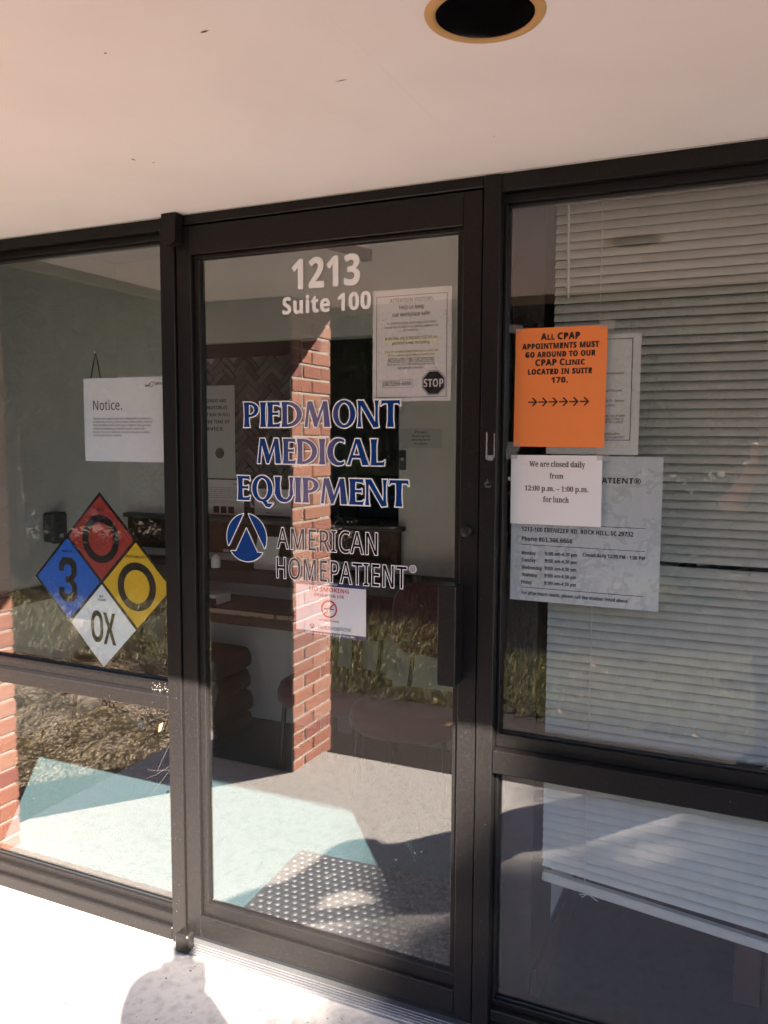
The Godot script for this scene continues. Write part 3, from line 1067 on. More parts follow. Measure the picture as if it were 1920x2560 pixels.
	for y in [1.3838, 1.3285, 1.2188]:
		part("rule", flat(rect_tris(-.5545, y, -.2515, y + .0012), z), M.ink, o)

	# bordered sheet half hidden behind the orange one
	o = thing("paper_sign", "grey bordered sheet inside the window, half hidden behind the orange paper", "sign")
	part("sheet", sheet(-.497, 1.5600, -.2756, 1.8470, -.0564, .0006), M.paper_old, o)
	z = -.0558
	part("border", flat(frame_tris(-.485, 1.5945, -.2945, 1.8365, .0014), z), M.ink, o)
	for l in [["we are taking extra measures for the", -.345, -.3140, 1.752], ["past this point", -.345, -.3170, 1.711], ["DATE - Return", -.345, -.3115, 1.6865], ["to phone", -.345, -.3330, 1.676], ["new loss of taste", -.345, -.3090, 1.6510], ["in past 14 days, or", -.345, -.3110, 1.6435], ["OR 'WE CANNOT'", -.345, -.3105, 1.6355], ["against safety", -.345, -.3190, 1.608], ["AMERICAN HOMEPATIENT", -.350, -.3080, 1.599]]:
		var tx: String = l[0]
		put_line(tx, "sans", l[1] - .012, l[2], l[3], .0055, z, M.ink, o)

	# notice on a cord inside the left window
	o = thing("hanging_sign", "white Notice sign hanging on a cord inside the left window", "sign")
	part("board", sheet(-2.0445, 1.5170, -1.7000, 1.7857, -.0900, .0004, .002), M.paper_white, o)
	z = -.0893
	put_line("Notice.", "sans", -2.0042, -1.8833, 1.6835, .0305, z, M.ink, o)
	for l in [["This use our site is subject to strict rules forbidding either the possession of", -1.7651, 1.6524, 0], ["or impairment by any drug, alcohol or similar substance (lawful or unlawful)", -1.7625, 1.6418, 0], ["which could affect a person's motor senses or judgment. Entry upon these", -1.7682, 1.6311, 0], ["premises will be deemed your irrevocable consent to search and/or", -1.7902, 1.6201, 0], ["inspection for any such substances. Do not enter if you are not willing to", -1.7705, 1.6090, 1], ["consent to such search or inspection.", -1.8859, 1.5984, 1]]:
		put_line(l[0], "sans", -2.0065, l[1], l[2], .0066, z, M.ink_blue if l[3] else M.ink, o)
	put_line("LINCARE", "sans_bold", -1.7487, -1.709, 1.7600, .0071, z, M.ink, o)
	part("script_mark", script_mark(-1.7891, 1.7552, .0366, .0145, z), M.ink, o)
	var cord := tube(stn(), [Vector3(-2.0134, 1.786, -.092), Vector3(-1.999, 1.84, -.092), Vector3(-1.991, 1.8685, -.092), Vector3(-1.983, 1.84, -.092), Vector3(-1.973, 1.786, -.092)], .0022, 6)
	part("cord", cord, M.trim_dark, o)
	part("suction_hook", lathe([Vector2(0, .006), Vector2(.004, .006), Vector2(.006, 0), Vector2(0, 0)], Vector3.ZERO, 16), M.tape, o).transform = Transform3D(Basis(Vector3.RIGHT, PI / 2), Vector3(-1.991, 1.8705, -.0895))

	# hazard diamond
	o = thing("hazard_diamond", "red, blue, yellow and white hazard diamond with black border on the left window", "sign")
	z = -.0555
	var c := Vector2(-1.9555, 1.123)
	var r := .296
	var dia := func(cx: float, cy: float, rr: float) -> PackedVector2Array: return P2([cx - rr, cy, cx, cy - rr, cx + rr, cy, cx, cy + rr])
	part("backing", flat(triangulated(dia.call(c.x, c.y, r)), z - .0008), M.n_black, o)
	var h := r * .5
	var fields := [[Vector2(0, h), M.n_red, "0", "FIRE"], [Vector2(-h, 0), M.n_blue, "3", "HEALTH"], [Vector2(h, 0), M.n_yellow, "0", "INSTABILITY"], [Vector2(0, -h), M.n_white, "OX", "SP."]]
	for f in fields:
		var p: Vector2 = c + f[0] * .985
		var fo := part("field", flat(triangulated(dia.call(p.x, p.y, h * .935)), z), f[1], o)
		if f[2] == "0":
			part("numeral", flat(filled([ell(p.x, p.y - .004, .078, .079, 0, TAU, 48)], [ell(p.x, p.y - .004, .052, .0545, 0, TAU, 48)]), z + .0005), M.n_black, fo)
		elif f[2] == "3":
			var n := []
			for q in [-.42, .38, -.42, .7, -.22, 1, .24, 1, .46, .78, .46, .22, .3, .0, .46, -.2, .46, -.78, .24, -1, -.24, -1, -.46, -.74, -.46, -.38, -.18, -.38, -.18, -.6, -.08, -.68, .1, -.68, .2, -.56, .2, -.3, .08, -.14, -.1, -.14, -.1, .14, .1, .14, .2, .28, .2, .56, .1, .68, -.08, .68, -.18, .58, -.18, .38]:
				n.append(q)
			for k in n.size():
				n[k] = p.x - .002 + n[k] * .088 if k % 2 == 0 else p.y - .002 + n[k] * .074
			part("numeral", flat(triangulated(P2(n)), z + .0005), M.n_black, fo)
		else:
			put_line("O", "sans_bold", p.x - .050, p.x + .002, p.y - .056, .104, z + .0005, M.n_black, fo, "numeral")
			put_line("X", "sans_bold", p.x + .002, p.x + .056, p.y - .060, .106, z + .0005, M.n_black, fo, "numeral")
			put_line("HAZARD", "sans_bold", p.x - .018, p.x + .018, p.y + .083, .008, z + .0005, M.n_black, fo)
		var tw: float = .0038 * f[3].length()
		put_line(f[3], "sans_bold", p.x - tw, p.x + tw, p.y + (.094 if f[2] == "OX" else .089), .008, z + .0005, M.n_black, fo)

	# no smoking sign inside the door glass
	o = thing("no_smoking_sign", "white no smoking sign with blue bands and red circle, inside the door glass", "sign")
	part("sheet", sheet(-1.2085, 1.0352, -.9850, 1.1912, -.0352, .0005), M.paper_white, o)
	z = -.0347
	part("band", flat(rect_tris(-1.2085, 1.1805, -.985, 1.1912), z), M.navy_print, o)
	part("band", flat(rect_tris(-1.2085, 1.0352, -.985, 1.0477), z), M.navy_print, o)
	put_line("WARNING!", "sans_bold", -1.1191, -1.0737, 1.1838, .0055, z + .0004, M.paper_white, o)
	put_line("NO SMOKING", "sans_bold", -1.1645, -1.0373, 1.1644, .0117, z, M.red_print, o)
	put_line("OXYGEN IN USE", "sans_bold", -1.1488, -1.0532, 1.1493, .0080, z, M.red_print, o)
	put_line("NO OPEN FLAMES", "sans_bold", -1.1318, -1.0692, 1.0791, .0053, z, M.red_print, o)
	part("ban_ring", flat(filled([ell(-1.1005, 1.1155, .0256, .0256)], [ell(-1.1005, 1.1155, .021, .021)]), z), M.red_print, o)
	part("ban_bar", flat(triangulated(P2([-1.117, 1.102, -1.114, 1.099, -1.084, 1.129, -1.087, 1.132])), z + .0003), M.red_print, o)
	part("cigarette", flat(rect_tris(-1.117, 1.1138, -1.085, 1.1168), z), M.ink, o)
	put_line("AMERICAN HOMEPATIENT", "sans", -1.1366, -1.0297, 1.0556, .0104, z, M.navy_print, o)
	for g in emblem(-1.1555, 1.0618, .0079, .0075):
		part("emblem", flat(filled(g.outers, []), z), M.navy_print, o)
	put_line("1213 Ebenezer Rd • Rock Hill, SC 29732 • 800 581-4884", "sans_bold", -1.1737, -1.0206, 1.0395, .0055, z + .0004, M.paper_white, o)

func script_mark(x: float, y: float, w: float, h: float, z: float) -> ArrayMesh:
	var pts := []
	for q in [[.98, .78], [.9, .98], [.72, .95], [.55, .6], [.4, .25], [.22, .02], [.04, .1], [.08, .35], [.28, .28], [.5, .1], [.75, .02], [.95, .15]]:
		pts.append(Vector3(x + q[0] * w, y + q[1] * h, z))
	var s := stn()
	for i in pts.size() - 1:
		var d: Vector3 = (pts[i + 1] - pts[i]).normalized()
		var n := Vector3(-d.y, d.x, 0) * h * .055 * (1.6 if i in [3, 4] else 1.0)
		quad(s, pts[i] - n - d * h * .02, pts[i + 1] - n + d * h * .02, pts[i + 1] + n + d * h * .02, pts[i] + n - d * h * .02, pts[i] - Vector3(0, 0, 1))
	return s.commit()

# ------------------------------------------------------------------ blinds
func build_blinds() -> void:
	var b := thing("venetian_blind", "white mini blind with its bottom rail hanging askew behind the right window", "blind")
	var x0 := -.505
	var x1 := .62
	var zc := -.15
	var slat := stn()
	slat.set_smooth_group(0)
	var n := 5
	var tilt := deg_to_rad(63)
	for i in n:
		var q := []
		for k in [i, i + 1]:
			var t := float(k) / n * 2 - 1
			var v := Vector2(t * .0128, .0022 * (1 - t * t))
			v = v.rotated(tilt)
			q.append(v)
		for c in [[0, 0], [1, 0], [1, 1], [0, 0], [1, 1], [0, 1]]:
			slat.add_vertex(Vector3(x1 if c[0] else x0, q[c[1]].y, -q[c[1]].x))
	slat.index()
	slat.generate_normals()
	var mesh := slat.commit()
	var y := 2.1930
	var k := 0
	var r := RandomNumberGenerator.new()
	r.seed = 9
	while y > .435:
		if y < 1.306 and y > 1.284:
			y -= .013
		var o := part("slat", mesh, M.blind, b)
		o.position = Vector3(0, y, zc + r.randf_range(-.0012, .0012))
		o.rotation.x = r.randf_range(-.09, .09)
		o.rotation.z = r.randf_range(-.0016, .0016)
		if y < .66:
			# the last slats fan down towards the low end of the rail
			var t := .088 * pow((.66 - y) / .22, 1.5)
			o.position.y -= .505 * sin(t)
			o.rotation.z = -t
		y -= .02215
		k += 1
	part("bottom_rail", cbox(stn(), Vector3(-.57, -.013, -.013), Vector3(.57, .013, .013), .004, Transform3D(Basis(Vector3.BACK, -.098), Vector3(.064, .360, zc))), M.blind, b)
	part("head_rail", box(Vector3(x0, 2.2, zc - .02), Vector3(x1, 2.235, zc + .02), .002), M.blind, b)
	for x in [-.388, .06, .5]:
		part("cord", tube(stn(), [Vector3(x, 2.2, zc + .014), Vector3(x, 1.3, zc + .0145), Vector3(x, .43 - .098 * (x + .388), zc + .014)], .0011, 5), M.cord, b)
	part("cord_knot", tube(stn(), [Vector3(-.388, .43, zc + .014), Vector3(-.372, .405, zc + .016), Vector3(-.392, .385, zc + .017), Vector3(-.40, .392, zc + .017), Vector3(-.375, .396, zc + .017), Vector3(-.352, .384, zc + .017)], .0012, 5), M.cord, b)
	part("wand", tube(stn(), [Vector3(-.47, 2.19, zc + .025), Vector3(-.465, 1.95, zc + .025)], .003, 6), M.cord, b)

# ------------------------------------------------------------------ canopy, slab, masonry
func build_structure() -> void:
	# ground sheets
	struct("ground", box(Vector3(-300, -.6, -300), Vector3(300, -.11, 300), 0.0), M.earth)
	struct("mulch_bed", box(Vector3(-2.75, -.109, 1.562), Vector3(6, -.03, 2.58), .02), M.mulch)
	struct("straw_bed", box(Vector3(-7.5, -.109, .05), Vector3(-2.752, -.09, 3.6), .01), M.straw)
	struct("concrete_slab", box(Vector3(-2.75, -.3, -.06), Vector3(6, .0, 1.56), .008), M.concrete)
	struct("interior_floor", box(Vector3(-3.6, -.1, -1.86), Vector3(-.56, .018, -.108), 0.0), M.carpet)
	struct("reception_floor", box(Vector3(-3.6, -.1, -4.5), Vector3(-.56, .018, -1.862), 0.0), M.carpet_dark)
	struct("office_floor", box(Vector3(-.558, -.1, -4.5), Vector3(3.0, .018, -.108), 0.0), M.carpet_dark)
	# canopy
	var c := thing("canopy", "pale pink plaster soffit of the entrance canopy above the door", "canopy")
	part("soffit_panel", box(Vector3(-2.45, 2.238, .0045), Vector3(-.6330, 2.30, 1.64), .0002), M.soffit, c)
	var hole := Vector3(-.412, 2.238, .742)
	# right panel with a round opening for the downlight
	var s := stn()
	var rect := P2([-.6328, .0045, 6.0, .0045, 6.0, 1.64, -.6328, 1.64])
	var t2 := filled([rect], [ell(hole.x, hole.z, .079, .079, 0, TAU, 48)])
	for i in range(0, t2.size(), 3):
		tri(s, Vector3(t2[i].x, 2.238, t2[i].y), Vector3(t2[i + 1].x, 2.238, t2[i + 1].y), Vector3(t2[i + 2].x, 2.238, t2[i + 2].y), Vector3(hole.x, 2.3, hole.z))
	cbox(s, Vector3(-.6325, 2.2995, .0045), Vector3(-.55, 2.30, 1.64), 0.0)
	part("soffit_panel", s, M.soffit, c)
	part("deck", box(Vector3(-2.45, 2.42, -.05), Vector3(6.0, 2.55, 1.64), 0.0), M.fascia, c)
	part("fascia", box(Vector3(-2.48, 2.2, 1.641), Vector3(6.0, 2.56, 1.665), .003), M.fascia, c)
	part("fascia", box(Vector3(-2.481, 2.2, .0), Vector3(-2.4505, 2.56, 1.6405), .003), M.fascia, c)
	# chips and scuffs in the paint
	var sc := stn()
	for q in [[-.834, .869, .010, .003], [-1.031, .876, .004, .0025], [-1.358, .437, .0035, .008], [-.551, .243, .002, .002], [-1.33, .40, .006, .002], [-.72, .62, .014, .0014]]:
		var a := Vector3(q[0], 2.2374, q[1])
		quad(sc, a + Vector3(-q[2], 0, -q[3] * .4), a + Vector3(0, 0, -q[3]), a + Vector3(q[2], 0, q[3] * .2), a + Vector3(q[2] * .1, 0, q[3]), a + Vector3(0, 1, 0))
	var ch := part("paint_chips", sc, M.grey_box, c)
	ch.set_meta("kind", "stuff")
	# building over and beside the storefront
	struct("wall_over_storefront", box(Vector3(-2.85, 2.2365, -.16), Vector3(3.1, 3.2, -.0005), 0.0), M.wall)
	struct("wall_front_right", box(Vector3(.6305, -.1, -.16), Vector3(3.1, 2.236, -.001), 0.0), M.brick[0])
	struct("wall_front_left", box(Vector3(-9, -.1, -.16), Vector3(-2.853, 3.2, .0), 0.0), M.brick[1])
	struct("interior_ceiling", box(Vector3(-3.75, 2.6, -4.6), Vector3(3.1, 2.75, -.161), 0.0), M.ceiling)
	struct("wall_left", box(Vector3(-3.65, -.1, -4.6), Vector3(-3.5, 2.599, -.161), 0.0), M.wall)
	struct("wall_partition", box(Vector3(-.62, .0185, -4.49), Vector3(-.545, 2.599, -.4), 0.0), M.wall)
	struct("wall_end_shade", box(Vector3(-.622, .0185, -.3995), Vector3(-.535, 2.599, -.1615), 0.0), M.trim_dark)  # window end of the pale partition, its shade put in as dark colour
	struct("wall_far", box(Vector3(-3.5, -.1, -4.65), Vector3(3.1, 2.599, -4.5), 0.0), M.wall)
	struct("wall_right", box(Vector3(3.0, -.1, -4.6), Vector3(3.1, 2.599, -.161), 0.0), M.wall)
	# back wall of the waiting room with the reception opening
	struct("wall_back_lower", box(Vector3(-3.499, .0185, -1.97), Vector3(-.6205, 1.12, -1.85), 0.0), M.wall)
	struct("wall_back_upper", box(Vector3(-3.499, 2.115, -1.97), Vector3(-.6205, 2.599, -1.85), 0.0), M.wall)
	struct("wall_back_right", box(Vector3(-1.68, 1.1205, -1.97), Vector3(-.6205, 2.1145, -1.85), 0.0), M.wall)
	struct("wall_back_left", box(Vector3(-3.499, 1.1205, -1.97), Vector3(-3.12, 2.1145, -1.85), 0.0), M.wall)
	# pillar and pier
	var p := thing("brick_pillar", "square red brick pillar at the canopy corner mirrored in the door glass", "pillar")
	brick_pier(p, Vector3(-2.45, -.02, 1.262), Vector3(-1.987, 2.236, 1.637))
	part("shade_panel", box(Vector3(-2.452, .0, 1.250), Vector3(-1.992, 2.235, 1.2615), .002), M.trim_dark, p)  # added dark sheet, stands in for shade on the brick behind it
	p = thing("brick_pier", "narrow brick pier at the left edge of the left window", "pillar")
	brick_pier(p, Vector3(-2.85, -.02, -.1), Vector3(-2.6, 2.236, .160))
	# downlight
	var d := thing("downlight", "round recessed ceiling light with brass ring and black baffle", "ceiling light")
	var ring := lathe([Vector2(.0745, .002), Vector2(.0755, -.004), Vector2(.080, -.006), Vector2(.089, -.004), Vector2(.0915, -.0005), Vector2(.0915, .001)], hole, 64)
	part("trim_ring", ring, M.ring, d)
	var prof := []
	for k in 9:
		prof.append(Vector2(.0745 - .0011 * k, .012 * k - .002))
		prof.append(Vector2(.0728 - .0011 * k, .012 * k + .004))
	prof.append(Vector2(.062, .11))
	prof.append(Vector2(0.0, .125))
	part("baffle", lathe(prof, hole, 48), M.baffle, d)
	part("bulb", lathe([Vector2(0, .055), Vector2(.02, .057), Vector2(.038, .066), Vector2(.042, .085), Vector2(.022, .115)], hole, 32), M.grey_box, d)

# ------------------------------------------------------------------ waiting room
func chair(o: Node3D) -> void:
	# padded round-cornered seat and back on a black tube frame; faces +z
	var seat := rounded_pad(.52, .50, .115, .2)
	part("seat", seat, M.maroon, o).position = Vector3(0, .385, .04)
	var back := rounded_pad(.44, .34, .06, .12)
	var b := part("backrest", back, M.maroon, o)
	b.transform = Transform3D(Basis(Vector3.RIGHT, PI / 2 - .12), Vector3(0, .745, -.235))
	for s in [-1, 1]:
		part("leg", tube(stn(), [Vector3(.2 * s, .395, .17), Vector3(.215 * s, .02, .2)], .0125, 8), M.black_metal, o)
		part("leg", tube(stn(), [Vector3(.2 * s, .395, -.17), Vector3(.215 * s, .02, -.22)], .0125, 8), M.black_metal, o)
		part("back_post", tube(stn(), [Vector3(.12 * s, .39, -.2), Vector3(.12 * s, .52, -.245), Vector3(.12 * s, .8, -.265)], .011, 8), M.black_metal, o)
	part("seat_frame", tube(stn(), [Vector3(-.2, .388, .17), Vector3(.2, .388, .17), Vector3(.2, .388, -.17), Vector3(-.2, .388, -.17), Vector3(-.2, .388, .17)], .011, 6), M.black_metal, o)

func rounded_pad(w: float, d: float, h: float, rad: float) -> ArrayMesh:
	var s := stn()
	s.set_smooth_group(0)
	var rings := []
	for q in [[0.0, -.5, .8], [.55, -.5, 0], [.9, -.46, 0], [1.0, -.25, 0], [1.0, .1, 0], [.95, .38, 0], [.8, .49, 0], [.4, .54, 0], [0.0, .56, 0]]:
		var ring := []
		for k in 40:
			var a := TAU * k / 40
			var cx := signf(cos(a)) * maxf(w * .5 - rad, 0)
			var cz := signf(sin(a)) * maxf(d * .5 - rad, 0)
			var p: Vector3 = Vector3(cx + cos(a) * rad, 0, cz + sin(a) * rad) * q[0]
			p.y = q[1] * h
			ring.append(p)
		rings.append(ring)
	for i in rings.size() - 1:
		for k in 40:
			var k2 := (k + 1) % 40
			for v in [rings[i][k], rings[i][k2], rings[i + 1][k2], rings[i][k], rings[i + 1][k2], rings[i + 1][k]]:
				s.add_vertex(v)
	s.index()
	s.generate_normals()
	return s.commit()

func build_interior() -> void:
	# chair rail round the room
	var o := thing("wall_shelf", "long dark shelf edge running along the back wall of the waiting room", "shelf")
	part("board", box(Vector3(-3.49, .868, -1.849), Vector3(-.63, .905, -1.60), .004), M.wood_dark, o)
	part("nosing", box(Vector3(-3.49, .835, -1.6), Vector3(-.63, .904, -1.585), .004), M.trim_dark, o)
	single("chair_rail", box(Vector3(-3.4995, .72, -1.58), Vector3(-3.48, .80, -.165), .004), M.trim_dark, "dark chair rail along the left wall of the waiting room", "rail")
	# reception counter
	o = thing("reception_counter", "brown wooden counter front with ledge under the reception window", "counter")
	part("front_panel", box(Vector3(-3.4, .953, -1.83), Vector3(-1.655, 1.125, -1.795), .004), M.wood_dark, o)
	part("ledge", box(Vector3(-3.42, 1.1255, -2.15), Vector3(-1.64, 1.15, -1.775), .004), M.grey_box, o)
	# herringbone glass screen
	o = thing("privacy_screen", "dark herringbone patterned glass screen in the reception window", "screen")
	part("backing", box(Vector3(-3.12, 1.1505, -1.93), Vector3(-2.29, 2.09, -1.92), .0), M.came, o)
	var tl := .108
	var tw := .036
	var g := .004
	var tile := cbox(stn(), Vector3(-tl * .5 + g * .5, -tw * .5 + g * .5, -.004), Vector3(tl * .5 - g * .5, tw * .5 - g * .5, .003), .0015).commit()
	var r := RandomNumberGenerator.new()
	r.seed = 5
	for i in range(-24, 25):
		for j in range(-14, 15):
			# herringbone: pairs of boards at right angles, the whole turned by 45 degrees
			for k in [0, 1]:
				var u: float = i * tw + j * tl
				var v: float = i * tw - j * tl
				var c := Vector2(u + tl * .5, v + tw * .5) if k == 0 else Vector2(u + tw * .5, v + tl * .5 + tw)
				c = c.rotated(PI / 4) + Vector2(-2.7, 1.62)
				if c.x < -3.03 or c.x > -2.345 or c.y < 1.22 or c.y > 2.03:
					continue
				var t := part("tile", tile, M.tile_dark[r.randi() % 3], o)
				t.position = Vector3(c.x, c.y, -1.914)
				t.rotation = Vector3(r.randf_range(-.012, .012), r.randf_range(-.012, .012), PI / 4 + (PI / 2 if k else 0.0))
	for q in [[-3.12, 2.04, -2.29, 2.1145], [-3.12, 1.1505, -2.29, 1.2], [-2.345, 1.2005, -2.29, 2.0395], [-3.12, 1.2005, -3.03, 2.0395]]:
		part("frame", box(Vector3(q[0], q[1], -1.918), Vector3(q[2], q[3], -1.90), .002), M.trim_dark, o)
	# sheets on the screen
	o = thing("paper_sign", "tall faded sheet with bold lines taped to the herringbone screen", "sign")
	part("sheet", sheet(-2.96, 1.362, -2.705, 1.885, -1.899), M.paper_old, o)
	for l in [["ALL SPRAYS AND", 1.79, -2.76], ["COMBUSTIBLES", 1.752, -2.755], ["MUST RUN IN FULL", 1.712, -2.735], ["AT THE TIME OF", 1.672, -2.74], ["SERVICE.", 1.632, -2.775]]:
		put_line(l[0], "sans_bold", -2.945, l[2], l[1], .019, -1.8985, M.ink, o)
	part("seal", flat(triangulated(ell(-2.81, 1.505, .03, .03)), -1.8985), M.ink_grey, o)
	o = thing("paper_sign", "small white sheet with lines of text and three symbols on the reception ledge", "sign")
	part("sheet", sheet(-2.98, 1.156, -2.642, 1.355, -1.888), M.paper, o)
	for k in 8:
		put_line(["Lincare accepts all patients and does not discriminate", "on the basis of race, color, national origin, sex, age", "or disability in its health programs and activities", "Free language assistance services are available", "including qualified interpreters and information", "written in other languages as required by law", "call the number shown below for assistance", "or 1-800-284-2006 TTY 711"][k], "sans", -2.965, -2.665 - .012 * (k % 3), 1.308 - .0115 * k - (.006 if k > 5 else 0.0), .006, -1.8875, M.ink, o)
	put_line("LINCARE", "sans_bold", -2.715, -2.66, 1.328, .009, -1.8875, M.ink, o)
	for k in 3:
		part("symbol", flat(rect_tris(-2.85 + .05 * k, 1.166, -2.81 + .05 * k, 1.205), -1.8875), M.ink, o)
	o = thing("no_smoking_sign", "small cream no smoking card standing against the herringbone screen", "sign")
	part("sheet", sheet(-2.572, 1.158, -2.338, 1.312, -1.888), M.paper, o)
	put_line("NO SMOKING", "sans_bold", -2.52, -2.39, 1.283, .013, -1.8875, M.red_print, o)
	part("ban_ring", flat(filled([ell(-2.455, 1.238, .022, .022)], [ell(-2.455, 1.238, .017, .017)]), -1.8875), M.red_print, o)
	put_line("AMERICAN HOMEPATIENT", "sans", -2.5, -2.385, 1.175, .009, -1.8875, M.navy_print, o)
	part("band", flat(rect_tris(-2.572, 1.158, -2.338, 1.166), -1.8875), M.navy_print, o)
	# monitor on the ledge
	o = thing("computer_monitor", "dark blue computer monitor standing on the reception ledge", "monitor")
	part("screen", box(Vector3(-2.02, 1.165, -2.075), Vector3(-1.70, 1.375, -2.055), .004), M.screen, o)
	part("bezel", box(Vector3(-2.035, 1.155, -2.10), Vector3(-1.685, 1.39, -2.0755), .006), M.plastic_black, o)
	part("stand", box(Vector3(-1.93, 1.1505, -2.13), Vector3(-1.79, 1.1545, -2.03), .001), M.plastic_black, o)
	part("neck", box(Vector3(-1.885, 1.1548, -2.118), Vector3(-1.835, 1.26, -2.1005), .003), M.plastic_black, o)
	# note and bell on the pale wall
	o = thing("paper_sign", "small grey note about ringing the bell on the pale wall behind the door", "sign")
	part("sheet", sheet(-1.672, 1.546, -1.447, 1.643, -1.846), M.paper_old, o)
	for l in [["If by chance,", 1.621, .034], ["no one is up front", 1.602, .047], ["please ring the bell", 1.583, .05], ["for assistance", 1.564, .035]]:
		put_line(l[0], "serif", -1.56 - l[2], -1.56 + l[2], l[1], .0095, -1.8455, M.ink, o)
	o = thing("bell_push", "small grey bell push plate on the pale wall below the note", "bell")
	part("plate", box(Vector3(-1.674, 1.435, -1.8495), Vector3(-1.640, 1.535, -1.838), .004), M.grey_box, o)
	part("button", lathe([Vector2(0, .006), Vector2(.008, .005), Vector2(.01, 0)], Vector3.ZERO, 16), M.plastic_white, o).transform = Transform3D(Basis(Vector3.RIGHT, PI / 2), Vector3(-1.657, 1.49, -1.838))
	# table with worn edge
	o = thing("side_table", "reddish wooden table with a chipped worn front edge below the reception window", "table")
	part("table_top", box(Vector3(-3.40, .688, -1.84), Vector3(-1.80, .716, -1.47), .003), M.wood, o)
	part("apron", box(Vector3(-3.36, .64, -1.50), Vector3(-1.84, .6875, -1.48), .002), M.wood_dark, o)
	var cs := stn()
	for k in 150:
		var x := r.randf_range(-2.75, -1.95) if k > 60 else r.randf_range(-2.7, -2.35)
		cbox(cs, Vector3(x - r.randf_range(.003, .012), .7 - r.randf() * .006, -1.4705), Vector3(x + r.randf_range(.003, .012), .7165 + r.randf() * .0015, -1.468 + r.randf() * .002), .0005)
	var cp := part("chipped_edge", cs, M.chip, o)
	cp.set_meta("kind", "stuff")
	for x in [-3.33, -1.9]:
		for z in [-1.8, -1.52]:
			part("leg", box(Vector3(x, .0185, z), Vector3(x + .045, .6395, z + .045), .003), M.wood_dark, o)
	single("leaflet_tray", cbox(cbox(stn(), Vector3(-2.85, .7165, -1.66), Vector3(-2.56, .722, -1.5), .001), Vector3(-2.85, .7222, -1.505), Vector3(-2.56, .76, -1.5), .001), M.plastic_black, "low black leaflet tray at the left end of the wooden table", "tray")
	single("paper_stack", box(Vector3(-2.84, .7225, -1.65), Vector3(-2.57, .775, -1.51), .002), M.paper, "stack of white leaflets in the black tray", "paper")
	single("dark_folder", box(Vector3(-2.35, .7163, -1.70), Vector3(-2.08, .722, -1.52), .002), M.grey_box, "flat grey folder lying on the wooden table", "folder")
	# sanitiser bottle and leaflet stand on the shelf
	o = thing("sanitizer_bottle", "small pump bottle of hand sanitizer on the dark shelf", "bottle")
	part("bottle", lathe([Vector2(0, .9055), Vector2(.024, .9055), Vector2(.025, .95), Vector2(.02, .965), Vector2(.009, .972), Vector2(.009, .98)], Vector3(-2.63, 0, -1.60), 20), M.plastic_white, o)
	part("pump", cbox(stn(), Vector3(-2.636, .98, -1.686), Vector3(-2.602, .995, -1.674), .002), M.plastic_white, o)
	o = thing("leaflet_stand", "clear white leaflet stand leaning back on the dark shelf", "stand")
	part("panel", cbox(stn(), Vector3(-.07, 0, -.003), Vector3(.07, .17, .003), .001, Transform3D(Basis(Vector3.RIGHT, -.25), Vector3(-2.36, .909, -1.66))), M.plastic_white, o)
	part("foot", cbox(stn(), Vector3(-2.42, .9055, -1.72), Vector3(-2.30, .909, -1.65), .001), M.plastic_white, o)
	# dispenser on the left wall
	o = thing("wall_dispenser", "dark grey dispenser box mounted on the left wall behind the diamond", "dispenser")
	part("housing", box(Vector3(-3.4995, 1.03, -1.36), Vector3(-3.42, 1.19, -1.25), .012), M.grey_box, o)
	part("nozzle", box(Vector3(-3.47, 1.021, -1.325), Vector3(-3.44, 1.0295, -1.285), .002), M.plastic_black, o)
	part("lens", box(Vector3(-3.4195, 1.055, -1.32), Vector3(-3.418, 1.075, -1.295), .0), M.plastic_white, o)
	# chairs
	var ch := thing("waiting_chair", "maroon padded waiting room chair beside the door handle", "chair", Vector3(-1.37, 0, -1.34), 0.0, "maroon waiting room chairs")
	chair(ch)
	for q in [["maroon waiting chair behind the no smoking sign, half hidden by the pillar's reflection", Vector3(-1.84, 0, -1.5), 0.05], ["maroon waiting chair in the far left corner below the hazard diamond", Vector3(-3.16, 0, -1.5), .25]]:
		var k := ch.duplicate()
		k.name = numbered("waiting_chair")
		add_child(k)
		k.position = q[1]
		k.rotation.y = q[2]
		k.set_meta("label", q[0])
	o = thing("wrapped_cushions", "pile of dark maroon cushions under clear plastic film below the table", "cushions", Vector3(-2.68, .0185, -1.5))
	for k in 4:
		part("cushion", rounded_pad(.50, .40, .115, .09), M.cushion, o).position = Vector3(.01 * (k % 2), .06 + .118 * k, .008 * k)
	var ln := stn()
	for i in 16:
		for j in 8:
			var q := []
			for e in [[0, 0], [1, 0], [1, 1], [0, 1]]:
				var u: float = (i + e[0]) / 16.0
				var v: float = (j + e[1]) / 8.0
				q.append(Vector3(-.27 + .55 * u, .50 - .40 * v - .05 * sin(u * 3.0), .225 + .018 * sin(u * 23 + v * 5) * v + .014 * sin(u * 9 - v * 11)))
			quad(ln, q[0], q[1], q[2], q[3], q[0] - Vector3(0, 0, 1))
	part("film", ln, M.clear_tape, o)
	# doormat with studs
	o = thing("doormat", "grey studded rubber doormat inside the door in the sun", "mat", Vector3(-1.14, .0182, -.40), .06)
	part("sheet", box(Vector3(-.40, 0, -.265), Vector3(.40, .006, .265), .002), M.rubber, o)
	var ss := stn()
	var stud := lathe([Vector2(.0125, .006), Vector2(.0112, .0088), Vector2(.008, .0108), Vector2(.004, .0117), Vector2(0, .012)], Vector3.ZERO, 10).commit()
	for i in 24:
		for j in 17:
			ss.append_from(stud, 0, Transform3D(Basis(), Vector3(-.385 + .0325 * i + (.016 if j % 2 else 0.0), 0, -.248 + .031 * j)))
	var sp := part("studs", ss, M.rubber, o)
	sp.set_meta("kind", "stuff")
